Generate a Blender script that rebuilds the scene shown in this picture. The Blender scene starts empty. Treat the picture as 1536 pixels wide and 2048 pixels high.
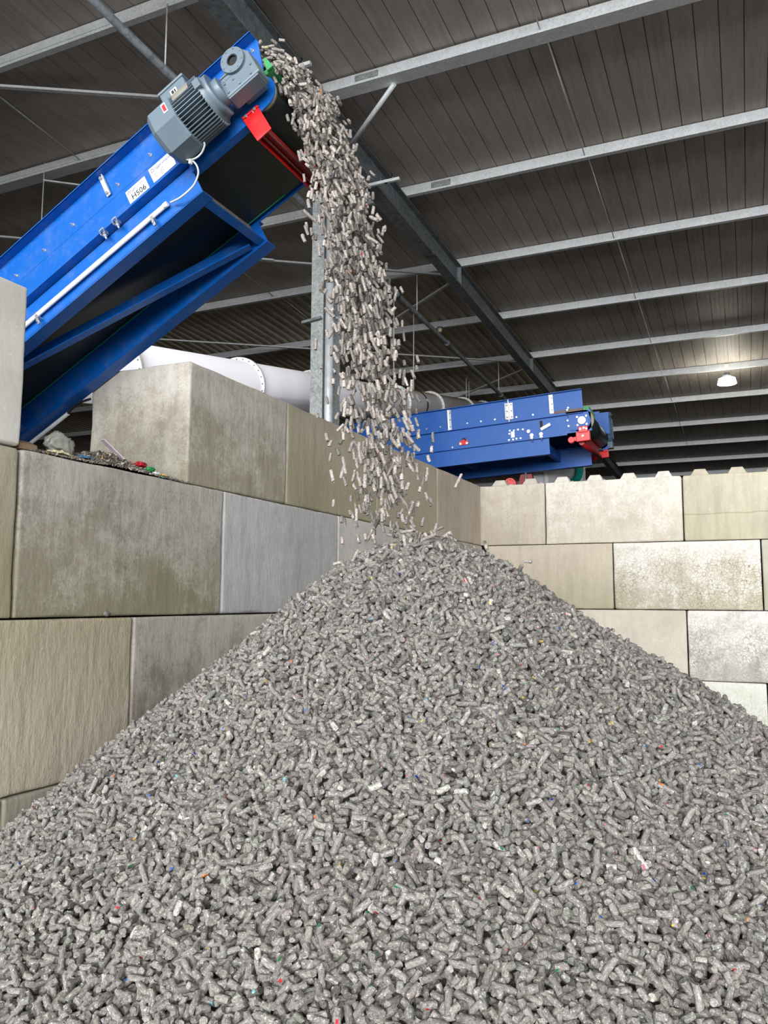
import bpy, math, random
import numpy as np
from mathutils import Vector, Matrix, noise
random.seed(7)
rng = np.random.default_rng(11)
C = bpy.context.scene.collection
PI = math.pi

# ------------------------------------------------------------------ camera
F, YAW, PITCH, ROLL = 1618.0, -0.4200, 0.1088, 0.00497
CAM = Vector((3.034, -9.887, 1.704))
fw = Vector((math.sin(YAW)*math.cos(PITCH), math.cos(YAW)*math.cos(PITCH), math.sin(PITCH)))
r0 = Vector((math.cos(YAW), -math.sin(YAW), 0)); u0 = r0.cross(fw)
rt = r0*math.cos(ROLL)+u0*math.sin(ROLL); up = -r0*math.sin(ROLL)+u0*math.cos(ROLL)
cd = bpy.data.cameras.new('camera'); cam = bpy.data.objects.new('camera', cd); C.objects.link(cam)
M = Matrix((rt, up, -fw)).transposed().to_4x4(); M.translation = CAM
cam.matrix_world = M
cd.sensor_fit = 'HORIZONTAL'; cd.sensor_width = 36; cd.lens = F/1536*36
cd.clip_start = .05; cd.clip_end = 300
bpy.context.scene.camera = cam

# ------------------------------------------------------------------ light
sc = bpy.context.scene
sc.view_settings.view_transform = 'Standard'; sc.view_settings.look = 'None'
sc.view_settings.gamma = 1; sc.view_settings.use_curve_mapping = False
sc.view_settings.exposure = 0.0
w = bpy.data.worlds.new('sky'); sc.world = w; w.use_nodes = True
_bg = w.node_tree.nodes['Background']; _tc = w.node_tree.nodes.new('ShaderNodeTexCoord'); _sx = w.node_tree.nodes.new('ShaderNodeSeparateXYZ'); _cr = w.node_tree.nodes.new('ShaderNodeValToRGB')
_cr.color_ramp.elements[0].position = .49; _cr.color_ramp.elements[0].color = (.10, .10, .095, 1); _cr.color_ramp.elements[1].position = .51; _cr.color_ramp.elements[1].color = (.90, .95, 1.0, 1)
_mr = w.node_tree.nodes.new('ShaderNodeMath'); _mr.operation = 'MULTIPLY_ADD'; _mr.inputs[1].default_value = .5; _mr.inputs[2].default_value = .5
w.node_tree.links.new(_tc.outputs['Generated'], _sx.inputs[0]); w.node_tree.links.new(_sx.outputs[2], _mr.inputs[0]); w.node_tree.links.new(_mr.outputs[0], _cr.inputs[0]); w.node_tree.links.new(_cr.outputs[0], _bg.inputs[0])
w.node_tree.nodes['Background'].inputs[1].default_value = 1.3
def area(name, loc, rot, sx, sy, power, col=(1, 1, 1)):
    l = bpy.data.lights.new(name, 'AREA'); l.shape = 'RECTANGLE'; l.size = sx; l.size_y = sy
    l.energy = power; l.color = col
    o = bpy.data.objects.new(name, l); C.objects.link(o); o.location = loc; o.rotation_euler = rot
    return o
# daylight through the open front of the hall, behind the camera
area('front_opening_daylight', (5, -32, 7.6), (math.radians(87), 0, math.radians(3)), 38, 12, 19500, (.98, .99, 1.0))
# fill lamp added on the right to lighten the sides facing that way
area('right_side_fill', (13.4, -7.0, 4.4), (0, math.radians(78), 0), 5.5, 9, 150, (1.0, .99, .96))

# ------------------------------------------------------------------ helpers
def srgb(r, g, b):
    f = lambda c: (c/255/12.92) if c/255 <= .04045 else ((c/255+.055)/1.055)**2.4
    return (f(r), f(g), f(b), 1)
class Mat:
    def __init__(s, name, rough=.5, metal=0, spec=.5):
        s.m = bpy.data.materials.new(name); s.m.use_nodes = True
        s.nt = s.m.node_tree; s.b = s.nt.nodes['Principled BSDF']
        s.b.inputs['Roughness'].default_value = rough; s.b.inputs['Metallic'].default_value = metal
        s.b.inputs['Specular IOR Level'].default_value = spec
    def n(s, t, **k):
        x = s.nt.nodes.new(t)
        for a, v in k.items():
            if a in x.inputs: x.inputs[a].default_value = v
            else: setattr(x, a, v)
        return x
    def l(s, a, b): s.nt.links.new(a, b)
    def coord(s, scale=(1, 1, 1), loc=(0, 0, 0), kind='Object'):
        t = s.n('ShaderNodeTexCoord'); m = s.n('ShaderNodeMapping')
        m.inputs['Scale'].default_value = scale; m.inputs['Location'].default_value = loc
        s.l(t.outputs[kind], m.inputs[0]); return m.outputs[0]
    def noise(s, vec, scale, detail=4, rough=.6):
        x = s.n('ShaderNodeTexNoise'); x.inputs['Scale'].default_value = scale
        x.inputs['Detail'].default_value = detail; x.inputs['Roughness'].default_value = rough
        s.l(vec, x.inputs['Vector']); return x.outputs['Fac']
    def ramp(s, fac, stops):
        x = s.n('ShaderNodeValToRGB'); e = x.color_ramp.elements
        while len(e) < len(stops): e.new(.5)
        for k, (p, c) in enumerate(stops):
            e[k].position = p; e[k].color = c if len(c) == 4 else (*c, 1)
        s.l(fac, x.inputs[0]); return x.outputs[0]
    def mix(s, fac, a, b, mode='MIX'):
        x = s.n('ShaderNodeMix', data_type='RGBA', blend_type=mode)
        for v, i in ((fac, 0), (a, 6), (b, 7)):
            if hasattr(v, 'node'): s.l(v, x.inputs[i])
            else: x.inputs[i].default_value = v
        return x.outputs[2]
    def math(s, op, a, b=0.0, clamp=False):
        x = s.n('ShaderNodeMath', operation=op, use_clamp=clamp)
        for v, i in ((a, 0), (b, 1)):
            if hasattr(v, 'node'): s.l(v, x.inputs[i])
            else: x.inputs[i].default_value = v
        return x.outputs[0]
    def col(s, c):
        if hasattr(c, 'node'): s.l(c, s.b.inputs['Base Color'])
        else: s.b.inputs['Base Color'].default_value = c
    def bump(s, h, strength=.3, dist=.01):
        x = s.n('ShaderNodeBump'); x.inputs['Strength'].default_value = strength; x.inputs['Distance'].default_value = dist
        s.l(h, x.inputs['Height']); s.l(x.outputs[0], s.b.inputs['Normal'])
def simple(name, c, rough=.5, metal=0, spec=.5, var=.12, scale=12):
    m = Mat(name, rough, metal, spec); v = m.coord(); f = m.noise(v, scale, 4)
    k = lambda q: tuple(min(1, x*q) for x in c[:3])+(1,)
    m.col(m.ramp(f, [(.3, k(1-var)), (.7, k(1+var))])); return m.m

MT = {}
def paint(name, c, rough=.35, dust=.25):
    m = Mat(name, rough, 0, .5); v = m.coord()
    f = m.noise(v, 9, 6, .7); g = m.noise(v, 240, 2)
    d = m.ramp(m.math('ADD', m.math('MULTIPLY', f, .75), m.math('MULTIPLY', g, .3)), [(.52, (0, 0, 0)), (.8, (dust, dust, dust))])
    m.col(m.mix(d, c, srgb(150, 150, 152))); m.bump(m.noise(v, 60, 3), .04, .003); return m.m
MT['blue'] = paint('blue_paint', srgb(4, 88, 172))
MT['blue2'] = paint('blue_paint_older', srgb(8, 84, 166), .45, .12)
MT['red'] = paint('red_paint', srgb(215, 22, 26), .35, .2)
MT['grey'] = paint('grey_motor_paint', srgb(100, 115, 126), .4, .3)
MT['bluegrey'] = paint('blue_grey_motor_paint', srgb(70, 96, 116), .4, .3)
MT['green'] = simple('green_rubber', srgb(58, 140, 84), .6)
MT['teal'] = simple('teal_rim', srgb(0, 150, 140), .5)
MT['belt'] = simple('black_green_belt_rubber', srgb(22, 32, 30), .42, 0, .5, .3, 6)
MT['beltglint'] = simple('green_belt_edge_glint', srgb(20, 150, 110), .5)  # belt green brightened to paint an edge catching light
MT['pulley'] = simple('worn_pulley_lagging', srgb(140, 138, 118), .6)
MT['steel'] = simple('bright_zinc', srgb(205, 208, 210), .3, .8)
MT['white'] = simple('white_plastic', srgb(228, 228, 226), .4)
MT['cable'] = simple('light_grey_cable', srgb(200, 203, 206), .5)
MT['black'] = simple('black_rubber', srgb(22, 22, 24), .7)
MT['ink'] = simple('black_print', srgb(30, 30, 34), .6)
MT['inkblue'] = simple('navy_print', srgb(50, 62, 104), .6)
MT['label'] = simple('white_label', srgb(226, 229, 232), .45, 0, .5, .04)
MT['redlabel'] = simple('red_print', srgb(200, 40, 44), .5)
MT['plate'] = simple('aluminium_plate', srgb(180, 176, 164), .35, .5)
MT['dust'] = simple('settled_grey_dust', srgb(128, 120, 116), .95, 0, .1, .3, 40)
MT['duct'] = None
def galv(name, c1, c2, scale=60, metal=.55, rough=.45):
    m = Mat(name, rough, metal); v = m.coord()
    x = m.n('ShaderNodeTexVoronoi'); x.inputs['Scale'].default_value = scale; m.l(v, x.inputs['Vector'])
    f = m.math('ADD', m.math('MULTIPLY', x.outputs['Color'], .45), m.math('MULTIPLY', m.noise(v, 7, 5), .6))
    m.col(m.ramp(f, [(.25, c1), (.75, c2)])); m.bump(f, .06, .003); return m.m
MT['galv'] = galv('galvanised_steel', srgb(190, 193, 195), srgb(222, 225, 227), 60, .12, .5)
MT['galvdark'] = galv('weathered_galvanised_steel', srgb(84, 88, 92), srgb(122, 128, 132), 22, .15, .55)
MT['galvcol'] = galv('spangled_column_steel', srgb(122, 126, 126), srgb(172, 176, 176), 45, .3, .5)
MT['zincpipe'] = galv('smooth_zinc_pipe', srgb(196, 200, 204), srgb(222, 226, 228), 20, .45, .3)
def duct_mat():
    m = Mat('white_duct_paint', .45); v = m.coord()
    g = m.n('ShaderNodeNewGeometry'); sx = m.n('ShaderNodeSeparateXYZ'); m.l(g.outputs['Normal'], sx.inputs[0])
    f = m.ramp(m.math('ADD', sx.outputs[2], m.math('MULTIPLY', m.noise(v, 3, 5), .3)), [(.80, (0, 0, 0)), (1.05, (1, 1, 1))])
    m.col(m.mix(f, srgb(222, 221, 226), srgb(196, 172, 138))); return m.m   # brown dust lies on the upper side of the duct
MT['duct'] = duct_mat()
def roof_mat(name, c1, c2):
    m = Mat(name, .6, 0, .3); v = m.coord((1, .25, 1))
    f = m.noise(v, 1.3, 6, .65)
    g = m.noise(m.coord((6, .6, 1)), 3, 4)
    m.col(m.ramp(m.math('ADD', m.math('MULTIPLY', f, .6), m.math('MULTIPLY', g, .4)), [(.35, c1), (.65, c2)])); return m.m
MT['roof'] = roof_mat('dusty_roof_sheet', srgb(150, 143, 137), srgb(182, 174, 167))
MT['roof2'] = roof_mat('lighter_roof_sheet', srgb(156, 144, 130), srgb(204, 192, 174))
def floor_mat():
    m = Mat('concrete_floor', .85); v = m.coord(); m.col(m.ramp(m.noise(v, 1.2, 8), [(.3, srgb(100, 96, 90)), (.7, srgb(132, 128, 120))])); m.bump(m.noise(v, 40, 5), .2, .01); return m.m
MT['floor'] = floor_mat()
MT['wallsheet'] = simple('dark_wall_sheet', srgb(58, 56, 54), .7)

class MB:
    """collects shapes; every method works in local coordinates mapped by self.M"""
    def __init__(s, Mx=None): s.v = []; s.f = []; s.sm = []; s.M = Mx or Matrix()
    def add(s, vs, fs, smooth=False):
        o = len(s.v); s.v += [s.M @ Vector(p) for p in vs]
        for f in fs: s.f.append([i+o for i in f]); s.sm.append(smooth)
        return s
    def box(s, x0, x1, y0, y1, z0, z1):
        v = [(x, y, z) for x in (x0, x1) for y in (y0, y1) for z in (z0, z1)]
        return s.add(v, [(0, 1, 3, 2), (4, 6, 7, 5), (0, 4, 5, 1), (2, 3, 7, 6), (0, 2, 6, 4), (1, 5, 7, 3)])
    def prism(s, poly, a0, a1, axis='y'):
        """polygon in the two other axes, swept along axis"""
        n = len(poly)
        mk = {'y': lambda p, a: (p[0], a, p[1]), 'x': lambda p, a: (a, p[0], p[1]), 'z': lambda p, a: (p[0], p[1], a)}[axis]
        v = [mk(p, a0) for p in poly]+[mk(p, a1) for p in poly]
        return s.add(v, [tuple(range(n))[::-1], tuple(range(n, 2*n))]+[(i, (i+1) % n, n+(i+1) % n, n+i) for i in range(n)])
    def frame(s, p, q):
        d = (Vector(q)-Vector(p)); L = d.length; d.normalize()
        a = d.cross(Vector((0, 0, 1)) if abs(d.z) < .95 else Vector((1, 0, 0))).normalized(); b = d.cross(a)
        return Vector(p), d, a, b, L
    def cyl(s, p, q, r, n=16, r2=None, caps=True):
        p, d, a, b, L = s.frame(p, q); r2 = r if r2 is None else r2
        v = []
        for k, (c, rr) in enumerate(((p, r), (p+d*L, r2))):
            for i in range(n):
                t = 2*PI*i/n; v.append(c+a*math.cos(t)*rr+b*math.sin(t)*rr)
        s.add(v, [(i, (i+1) % n, n+(i+1) % n, n+i) for i in range(n)], True)
        if caps: s.add(v[:n], [tuple(range(n))[::-1]]); s.add(v[n:], [tuple(range(n))])
        return s
    def ring(s, p, q, ri, ro, n=24, a0=0, a1=2*PI):
        p, d, a, b, L = s.frame(p, q); full = a1-a0 > 6.28; m = n if full else n+1
        v = []
        for i in range(m):
            t = a0+(a1-a0)*i/n; e = a*math.cos(t)+b*math.sin(t)
            v += [p+e*ri, p+e*ro, p+d*L+e*ro, p+d*L+e*ri]
        fs = []
        for i in range(n):
            j = (i+1) % m
            for k in range(4): fs.append((4*i+k, 4*i+(k+1) % 4, 4*j+(k+1) % 4, 4*j+k))
        if not full: fs += [(0, 1, 2, 3), (4*n+3, 4*n+2, 4*n+1, 4*n)]
        return s.add(v, fs)
    def tube(s, pts, r, n=10):
        pts = [Vector(p) for p in pts]; v = []; 
        for i, p in enumerate(pts):
            d = (pts[min(i+1, len(pts)-1)]-pts[max(i-1, 0)]).normalized()
            a = d.cross(Vector((0, 1, .02))).normalized(); b = d.cross(a)
            v += [p+a*math.cos(2*PI*k/n)*r+b*math.sin(2*PI*k/n)*r for k in range(n)]
        fs = [(i*n+k, i*n+(k+1) % n, (i+1)*n+(k+1) % n, (i+1)*n+k) for i in range(len(pts)-1) for k in range(n)]
        s.add(v, fs, True); s.add(v[:n], [tuple(range(n))[::-1]]); s.add(v[-n:], [tuple(range(n))]); return s
    def bar(s, p, q, w, t):
        """rectangular bar between two points, w across (horizontal), t deep"""
        p, d, a, b, L = s.frame(p, q)
        v = [c+a*i*w/2+b*j*t/2 for c in (p, p+d*L) for i, j in ((-1, -1), (1, -1), (1, 1), (-1, 1))]
        return s.add(v, [(3, 2, 1, 0), (4, 5, 6, 7)]+[(i, (i+1) % 4, 4+(i+1) % 4, 4+i) for i in range(4)])
    def cbeam(s, p, q, h, fl, t, side):
        """C section lying along p-q, web vertical, flanges to +side direction (Vector)"""
        p, q = Vector(p), Vector(q); d = (q-p).normalized(); sd = Vector(side).normalized(); u = sd.cross(d).normalized()
        if u.z < 0: u = -u
        def slab(a0, a1, c0, c1):
            v = [c+sd*i+u*j for c in (p, q) for i, j in ((a0, c0), (a1, c0), (a1, c1), (a0, c1))]
            s.add(v, [(3, 2, 1, 0), (4, 5, 6, 7)]+[(i, (i+1) % 4, 4+(i+1) % 4, 4+i) for i in range(4)])
        slab(0, t, 0, h); slab(t, fl, 0, t); slab(t, fl, h-t, h); slab(fl-t, fl, t, t+.018); return s
    def build(s, name, mat, parent=None, bevel=0, flip=True):
        me = bpy.data.meshes.new(name)
        if parent is None:
            P = np.array([tuple(p) for p in s.v]); o0 = Vector(((P[:, 0].min()+P[:, 0].max())/2, (P[:, 1].min()+P[:, 1].max())/2, P[:, 2].min()))
        else: o0 = wl(parent)
        me.from_pydata([p-o0 for p in s.v], [], s.f)
        me.polygons.foreach_set('use_smooth', s.sm)
        import bmesh
        bm = bmesh.new(); bm.from_mesh(me); bmesh.ops.remove_doubles(bm, verts=bm.verts, dist=1e-5)
        bmesh.ops.recalc_face_normals(bm, faces=bm.faces); bm.to_mesh(me); bm.free()
        me.materials.append(mat if not isinstance(mat, str) else MT[mat])
        o = bpy.data.objects.new(name, me); C.objects.link(o)
        if parent is None: o.location = o0
        else: o.parent = parent
        if bevel:
            b = o.modifiers.new('edge', 'BEVEL'); b.width = bevel; b.segments = 2; b.limit_method = 'ANGLE'; b.angle_limit = math.radians(50)
        return o
def wl(o):
    p = Vector(o.location)
    while o.parent: o = o.parent; p += Vector(o.location)
    return p
def tag(o, label, cat, group=None, kind=None):
    o['label'] = label; o['category'] = cat
    if group: o['group'] = group
    if kind: o['kind'] = kind
    return o
def struct(o): o['kind'] = 'structure'; return o
def thing(name, loc, label, cat, group=None):
    o = bpy.data.objects.new(name, None); C.objects.link(o); o.location = loc; o.empty_display_size = .1
    return tag(o, label, cat, group)
def copy_tree(o, parent=None):
    c = o.copy(); C.objects.link(c); c.parent = parent
    for ch in list(o.children): copy_tree(ch, c)
    return c

# ------------------------------------------------------------------ hall shell
RB, RC = -.033, 7.78                       # roof fall and height of the rafter tops
rz = lambda y: RC+RB*y
struct(MB().box(-46, 14, -16, 46, -.2, 0).build('floor', 'floor'))
def deck(x0, x1, y0, y1, prof, per, dz=.155, mat='roof'):
    xs = []; zs = []; x = x0
    while x < x1-1e-6:
        for a, h in prof:
            if x+a*per < x1: xs.append(x+a*per); zs.append(h)
        x += per
    xs.append(x1); zs.append(0)
    n = len(xs); v = [(xx, yy, rz(yy)+dz+h) for yy in (y0, y1) for xx, h in zip(xs, zs)]
    m = MB(); m.add(v, [(i, i+1, n+i+1, n+i) for i in range(n-1)])
    m.add([(x0, y0, rz(y0)+dz+.12), (x1, y0, rz(y0)+dz+.12), (x1, y1, rz(y1)+dz+.12), (x0, y1, rz(y1)+dz+.12)], [(0, 1, 2, 3)])
    return m
tray = [(0, 0), (.0, .035), (.04, .035), (.04, 0), (.34, 0), (.355, .002), (.37, 0), (.67, 0), (.685, .002), (.70, 0)]
d1 = deck(-46, 14, -16, 3.4, tray, .25); d2 = deck(-1.4, 14, 3.4, 46, tray, .25)
trap = [(0, 0), (.14, .05), (.46, .05), (.60, 0)]
d3 = deck(-46, -1.4, 3.4, 46, trap, .22)
off = len(d1.v); d1.v += d2.v; d1.f += [[i+off for i in f] for f in d2.f]; d1.sm += d2.sm
struct(d3.build('ceiling', 'roof2'))
struct(d1.build('ceiling', 'roof'))
struct(MB().box(-46, -3.5, -13.2, -13.0, 0, 8.3).build('front_light_block', 'wallsheet'))  # unseen wall added to block daylight from the front left
struct(MB().box(-46, 14, 46, 46.2, 0, 6.6).build('wall_back', 'wallsheet'))
struct(MB().box(-46.2, -46, -16, 46, 0, 8.6).build('wall_left', 'wallsheet'))
struct(MB().box(14, 14.2, -3, 46, 0, 8.2).build('wall_right', 'wallsheet'))

# purlins: one galvanised C section per line
PY = [-6.3, -3.63, -1.76, .81, 3.40, 6.09, 8.76, 11.28, 13.94, 16.84, 19.78, 22.72, 25.6, 28.6, 31.6]
names = ['nearest to the viewer above the front opening', 'crossing the upper left corner and carrying the pipe hanger', 'wide one passing just behind the pellet stream top',
         'second behind the falling stream', 'third behind the falling stream, braces meeting at its left half', 'fourth behind the stream, carrying the small round detector',
         'fifth behind the stream, above the left end of the far conveyor', 'carrying the glowing lamp', 'first below the glowing lamp', 'second below the glowing lamp',
         'third below the glowing lamp', 'fourth below the glowing lamp', 'fifth below the glowing lamp', 'low distant one just above the block wall', 'most distant one above the block wall']
for k, y in enumerate(PY):
    if k == 0: continue
    p = thing('roof_purlin', (0, y, rz(y)), 'galvanised steel roof purlin, '+names[k], 'purlin', 'roof purlins across the hall')
    h = .145 if k != 2 else .13
    m = MB(); m.cbeam((-45, y, rz(y)), (13.5, y, rz(y)), h, (.075 if k != 2 else .20), .006, (0, 1, 0)); m.build('channel', 'galv', p)
    m = MB()
    for x in (-1.0, ): m.box(x, x+.3, y-.012, y, rz(y)+.03, rz(y)+h-.03)
    for i in range(3):
        m.cyl((-.93+.08*i, y-.022, rz(y)+h/2), (-.93+.08*i, y-.012, rz(y)+h/2), .012, 8)
    if k in (1, 2, 3): m.build('splice_plate', 'galvcol', p)
    m = MB(); m.box(-10, -3.0, y-.010, y, rz(y)+.035, rz(y)+h-.03)
    m.build('sleeve_channel', 'galv', p)

# rafters + columns
def rafter(xc, label, half=.0875):
    p = thing('roof_rafter', (xc, -15, rz(-15)-.38), label, 'rafter', 'roof rafters')
    def slab(x0, x1, z0, z1, y0=-15, y1=45):
        v = [(x, y, rz(y)+z) for y in (y0, y1) for x, z in ((x0, z0), (x1, z0), (x1, z1), (x0, z1))]
        return v, [(3, 2, 1, 0), (4, 5, 6, 7)]+[(i, (i+1) % 4, 4+(i+1) % 4, 4+i) for i in range(4)]
    for nm, a in (('web', (xc-.005, xc+.005, -.36, -.014)), ('bottom_flange', (xc-half, xc+half, -.374, -.36)), ('top_flange', (xc-half, xc+half, -.014, -.002))):
        MB().add(*slab(*a)).build(nm, 'galvdark', p)
    MB().add(*slab(xc-half-.05, xc+half, -.40, -.374, -15, 2.0)).build('haunch_plate', 'galvdark', p)
    for y in (-1.76, 3.4, 8.76, 13.94): MB().box(xc-.08, xc+.08, y-.005, y+.005, rz(y)-.36, rz(y)-.014).build('stiffener', 'galvdark', p)
    return p
rafter(-1.485, 'dark grey steel rafter running diagonally away behind the falling pellets')
rafter(-11.2, 'dark grey steel rafter in the next bay, left of the near conveyor')
def column(xc, yc, label):
    p = thing('steel_column', (xc, yc, 0), label, 'column', 'hall columns'); h = rz(yc)-.38
    MB().box(xc-.082, xc+.082, yc-.225, yc-.21, 0, h).build('front_flange', 'galvcol', p)
    MB().box(xc-.082, xc+.082, yc+.21, yc+.225, 0, h).build('rear_flange', 'galvcol', p)
    MB().box(xc-.005, xc+.005, yc-.21, yc+.21, 0, h).build('web', 'galvcol', p)
    MB().box(xc-.15, xc+.15, yc-.25, yc+.25, 0, .02).build('base_plate', 'galvdark', p)
column(-1.535, -1.425, 'galvanised H-section column beside the zinc downpipe, left of the falling stream')
column(-1.485, 15.2, 'distant steel column showing beneath the far conveyor pulley')
column(-1.485, 30.0, 'farthest steel column in the dark behind the block wall')
# downpipe in the column recess
p = thing('downpipe', (-1.392, -1.60, 0), 'shiny round zinc downpipe clamped in the recess of the column', 'pipe')
MB().cyl((-1.392, -1.60, 0), (-1.392, -1.60, 7.2), .053, 24).build('pipe', 'zincpipe', p)
for z in (5.12,):
    MB().ring((-1.392, -1.60, z), (-1.392, -1.60, z+.03), .052, .062, 24).cyl((-1.34, -1.64, z+.015), (-1.30, -1.64, z+.015), .014, 8).build('clamp', 'steel', p)
    MB().bar((-1.72, -1.69, z-.10), (-1.46, -1.69, z-.07), .025, .03).bar((-1.33, -1.56, z-.06), (-1.22, -1.50, z-.04), .03, .03).build('bracket_rail', 'galvdark', p)

# roof bracing, tie rods, hung pipe
def single(name, mb, mat, label, cat, group=None): return tag(mb.build(name, mat), label, cat, group)
BR = [((-6.9, -4.45), (-1.6, -1.55), 'flat steel roof brace left of the conveyor motor'),
      ((-8.6, -.82), (-4.4, 1.9), 'flat steel roof brace entering low at the left behind the blue conveyor'),
      ((-6.2, .8), (-1.58, 3.72), 'flat steel roof brace crossing behind the column, upper of two'),
      ((-1.6, 3.8), (-6.6, 7.6), 'thin roof brace falling left behind the lower stream'),
      ((-9.6, 4.05), (-1.6, 9.0), 'flat steel roof brace above the white duct, passing behind the column'),
      ((-1.6, 9.3), (-6.4, 13.0), 'thin roof brace above the end of the white duct')]
for a, b, lab in BR:
    z = lambda y: rz(y)-.02
    single('roof_brace', MB().bar((a[0], a[1], z(a[1])), (b[0], b[1], z(b[1])), .055, .03), 'galv', lab, 'brace', 'roof braces')
RL = ['cut off by the top frame edge', 'longest one at the top', 'second below the top edge', 'third below the top edge', 'fourth below the top edge', 'fifth below the top edge', 'left of the glowing lamp', 'just below the lamp level', 'small distant one']
LL = {2: 'ending at the top edge of the blue conveyor', 4: 'between the blue frame and the column', 5: 'lowest one beside the column'}
for i in range(2, 11):
    y0, y1 = PY[i-1], PY[i]
    single('tie_rod', MB().cyl((1.2+.015*i, y0+.05, rz(y0)+.12), (1.2+.015*i, y1, rz(y1)+.03), .008, 8), 'galv', 'thin tie rod in the right roof bay, '+RL[i-2], 'rod', 'tie rods in the right bay')
    if i in LL: single('tie_rod', MB().cyl((-5.30, y0+.05, rz(y0)+.12), (-5.32, y1, rz(y1)+.03), .008, 8), 'galv', 'thin tie rod in the left bay, '+LL[i], 'rod', 'tie rods in the left bay')
p = thing('hung_pipe', (-2.26, 0, 6.9), 'galvanised pipe hung from the purlins, running away above the conveyor motor and duct', 'pipe')
pz = lambda y: 7.03-.036*y
MB().cyl((-2.26, -12, pz(-12)), (-2.26, 24, pz(24)), .042, 16).build('pipe', 'galvdark', p)
for y in (-3.66, 3.40, 8.76, 13.94):
    c = MB().cyl((-2.26, y, pz(y)), (-2.26, y, rz(y)), .009, 8); c.build('hanger_rod', 'galv', p)
for y in (-9, -3.3, 2.4, 5.0, 8.9, 11): MB().cyl((-2.26, y, pz(y)), (-2.26, y+.12, pz(y)-.004), .056, 16).build('coupling', 'galvdark', p)
single('knee_strut', MB().cyl((-.56, -1.60, rz(-1.6)-.01), (-1.40, -1.06, 7.55), .03, 12), 'galv', 'short round steel strut from the wide purlin down to the rafter', 'strut')
def rail(y, name_l):
    z = rz(y)-.41; p = thing('clamp_rail', (-1.3, y, z), name_l, 'bracket', 'clamp rails under the rafter')
    MB().box(-1.60, -1.02, y-.02, y+.02, z-.04, z).build('rail', 'galv', p)
    MB().ring((-1.22, y-.015, z+.05), (-1.22, y+.015, z+.05), .085, .093, 16, -.4, 2.6).build('open_clamp', 'black', p)
    MB().cyl((-1.30, y, z-.05), (-1.30, y, z+.06), .01, 8).cyl((-1.12, y, z-.05), (-1.12, y, z+.03), .01, 8).build('bolt', 'steel', p)
rail(-2.80, 'small rail with an open pipe clamp beside the start of the pellet stream')
rail(-.35, 'small rail with an open pipe clamp under the rafter, right of the stream')
p = thing('hanging_bracket', (-6.6, -1.5, 7.2), 'thin hanging rod with slotted arm left of the near conveyor', 'bracket')
MB().cyl((-6.02, -1.75, 6.2), (-6.02, -1.75, 7.99), .008, 8).build('rod', 'galv', p)
MB().bar((-6.02, -1.75, 7.72), (-5.4, -1.5, 7.62), .04, .02).build('slotted_arm', 'galv', p)

# lamp + detector
ly = 11.28; lx = 2.80; lz = rz(ly)-.30
p = thing('hall_lamp', (lx, ly, lz), 'glowing round high-bay lamp hanging below a purlin at the right', 'lamp')
MB().cyl((lx, ly, lz+.06), (lx, ly, lz+.20), .13, 24, .07).build('housing', 'galvdark', p)
MB().cyl((lx, ly, lz+.22), (lx, ly, rz(ly)), .012, 8).build('hanger', 'galv', p)
mm = Mat('lamp_glow'); mm.b.inputs['Emission Color'].default_value = (1, .97, .82, 1); mm.b.inputs['Emission Strength'].default_value = 30
MB().cyl((lx, ly, lz-.07), (lx, ly, lz+.06), .22, 32, .19).build('lens', mm.m, p)
MB().box(lx-.05, lx+.05, ly-.03, ly-.01, rz(ly)+.03, rz(ly)+.12).build('junction_box', 'white', p)
l = bpy.data.lights.new('lamp_light', 'POINT'); l.energy = 60; l.color = (1, .95, .8); l.shadow_soft_size = .2
lo = bpy.data.objects.new('lamp_light', l); C.objects.link(lo); lo.location = (0, 0, -.25); lo.parent = p
dz_ = rz(8.76)
p = thing('smoke_detector', (-3.05, 6.05, rz(6.05)-.1), 'small round cream detector under the purlin right of the stream', 'detector')
MB().cyl((-2.77, 6.02, rz(6.05)-.02), (-2.77, 6.02, rz(6.05)-.06), .06, 16).build('base', 'galvdark', p)
MB().cyl((-2.77, 6.02, rz(6.05)-.06), (-2.77, 6.02, rz(6.05)-.13), .055, 16, .035).build('dome', simple('cream_plastic', srgb(236, 214, 180), .4), p)

# ------------------------------------------------------------------ white duct
P0 = Vector((-2.71, 1.24, 4.89)); dd = Vector((-.08, .977, .195)).normalized()
p = thing('ventilation_duct', tuple(P0), 'large round white duct with bolted flanges rising behind the left block wall', 'duct')
MB().cyl(P0-dd*6.5, P0+dd*13.5, .30, 48).build('pipe', 'duct', p)
for t in (-3.2, -1.1, 2.75, 5.2, 8.2, 10.6, -5.6):
    f = MB().ring(P0+dd*(t-.02), P0+dd*(t+.02), .295, .345, 40).build('flange', 'white', p)
    m = MB(); _, d_, a_, b_, _L = m.frame(P0+dd*t, P0+dd*(t+1))
    for i in range(24):
        e = a_*math.cos(2*PI*i/24)+b_*math.sin(2*PI*i/24); c_ = P0+dd*t+e*.32
        m.cyl(c_-dd*.03, c_+dd*.03, .008, 6)
    m.build('bolt', 'galvdark', f)
for t in (4.0,): MB().ring(P0+dd*(t-.03), P0+dd*(t+.03), .298, .312, 40).build('clamp_band', 'black', p)
for t in (2.7, 4.0, 8.7, 9.0, 12.6):
    q = P0+dd*t
    MB().cyl((q.x, q.y, q.z+.3), (q.x, q.y, rz(q.y)), .012, 8).build('hanger_rod', 'galv', p)

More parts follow.
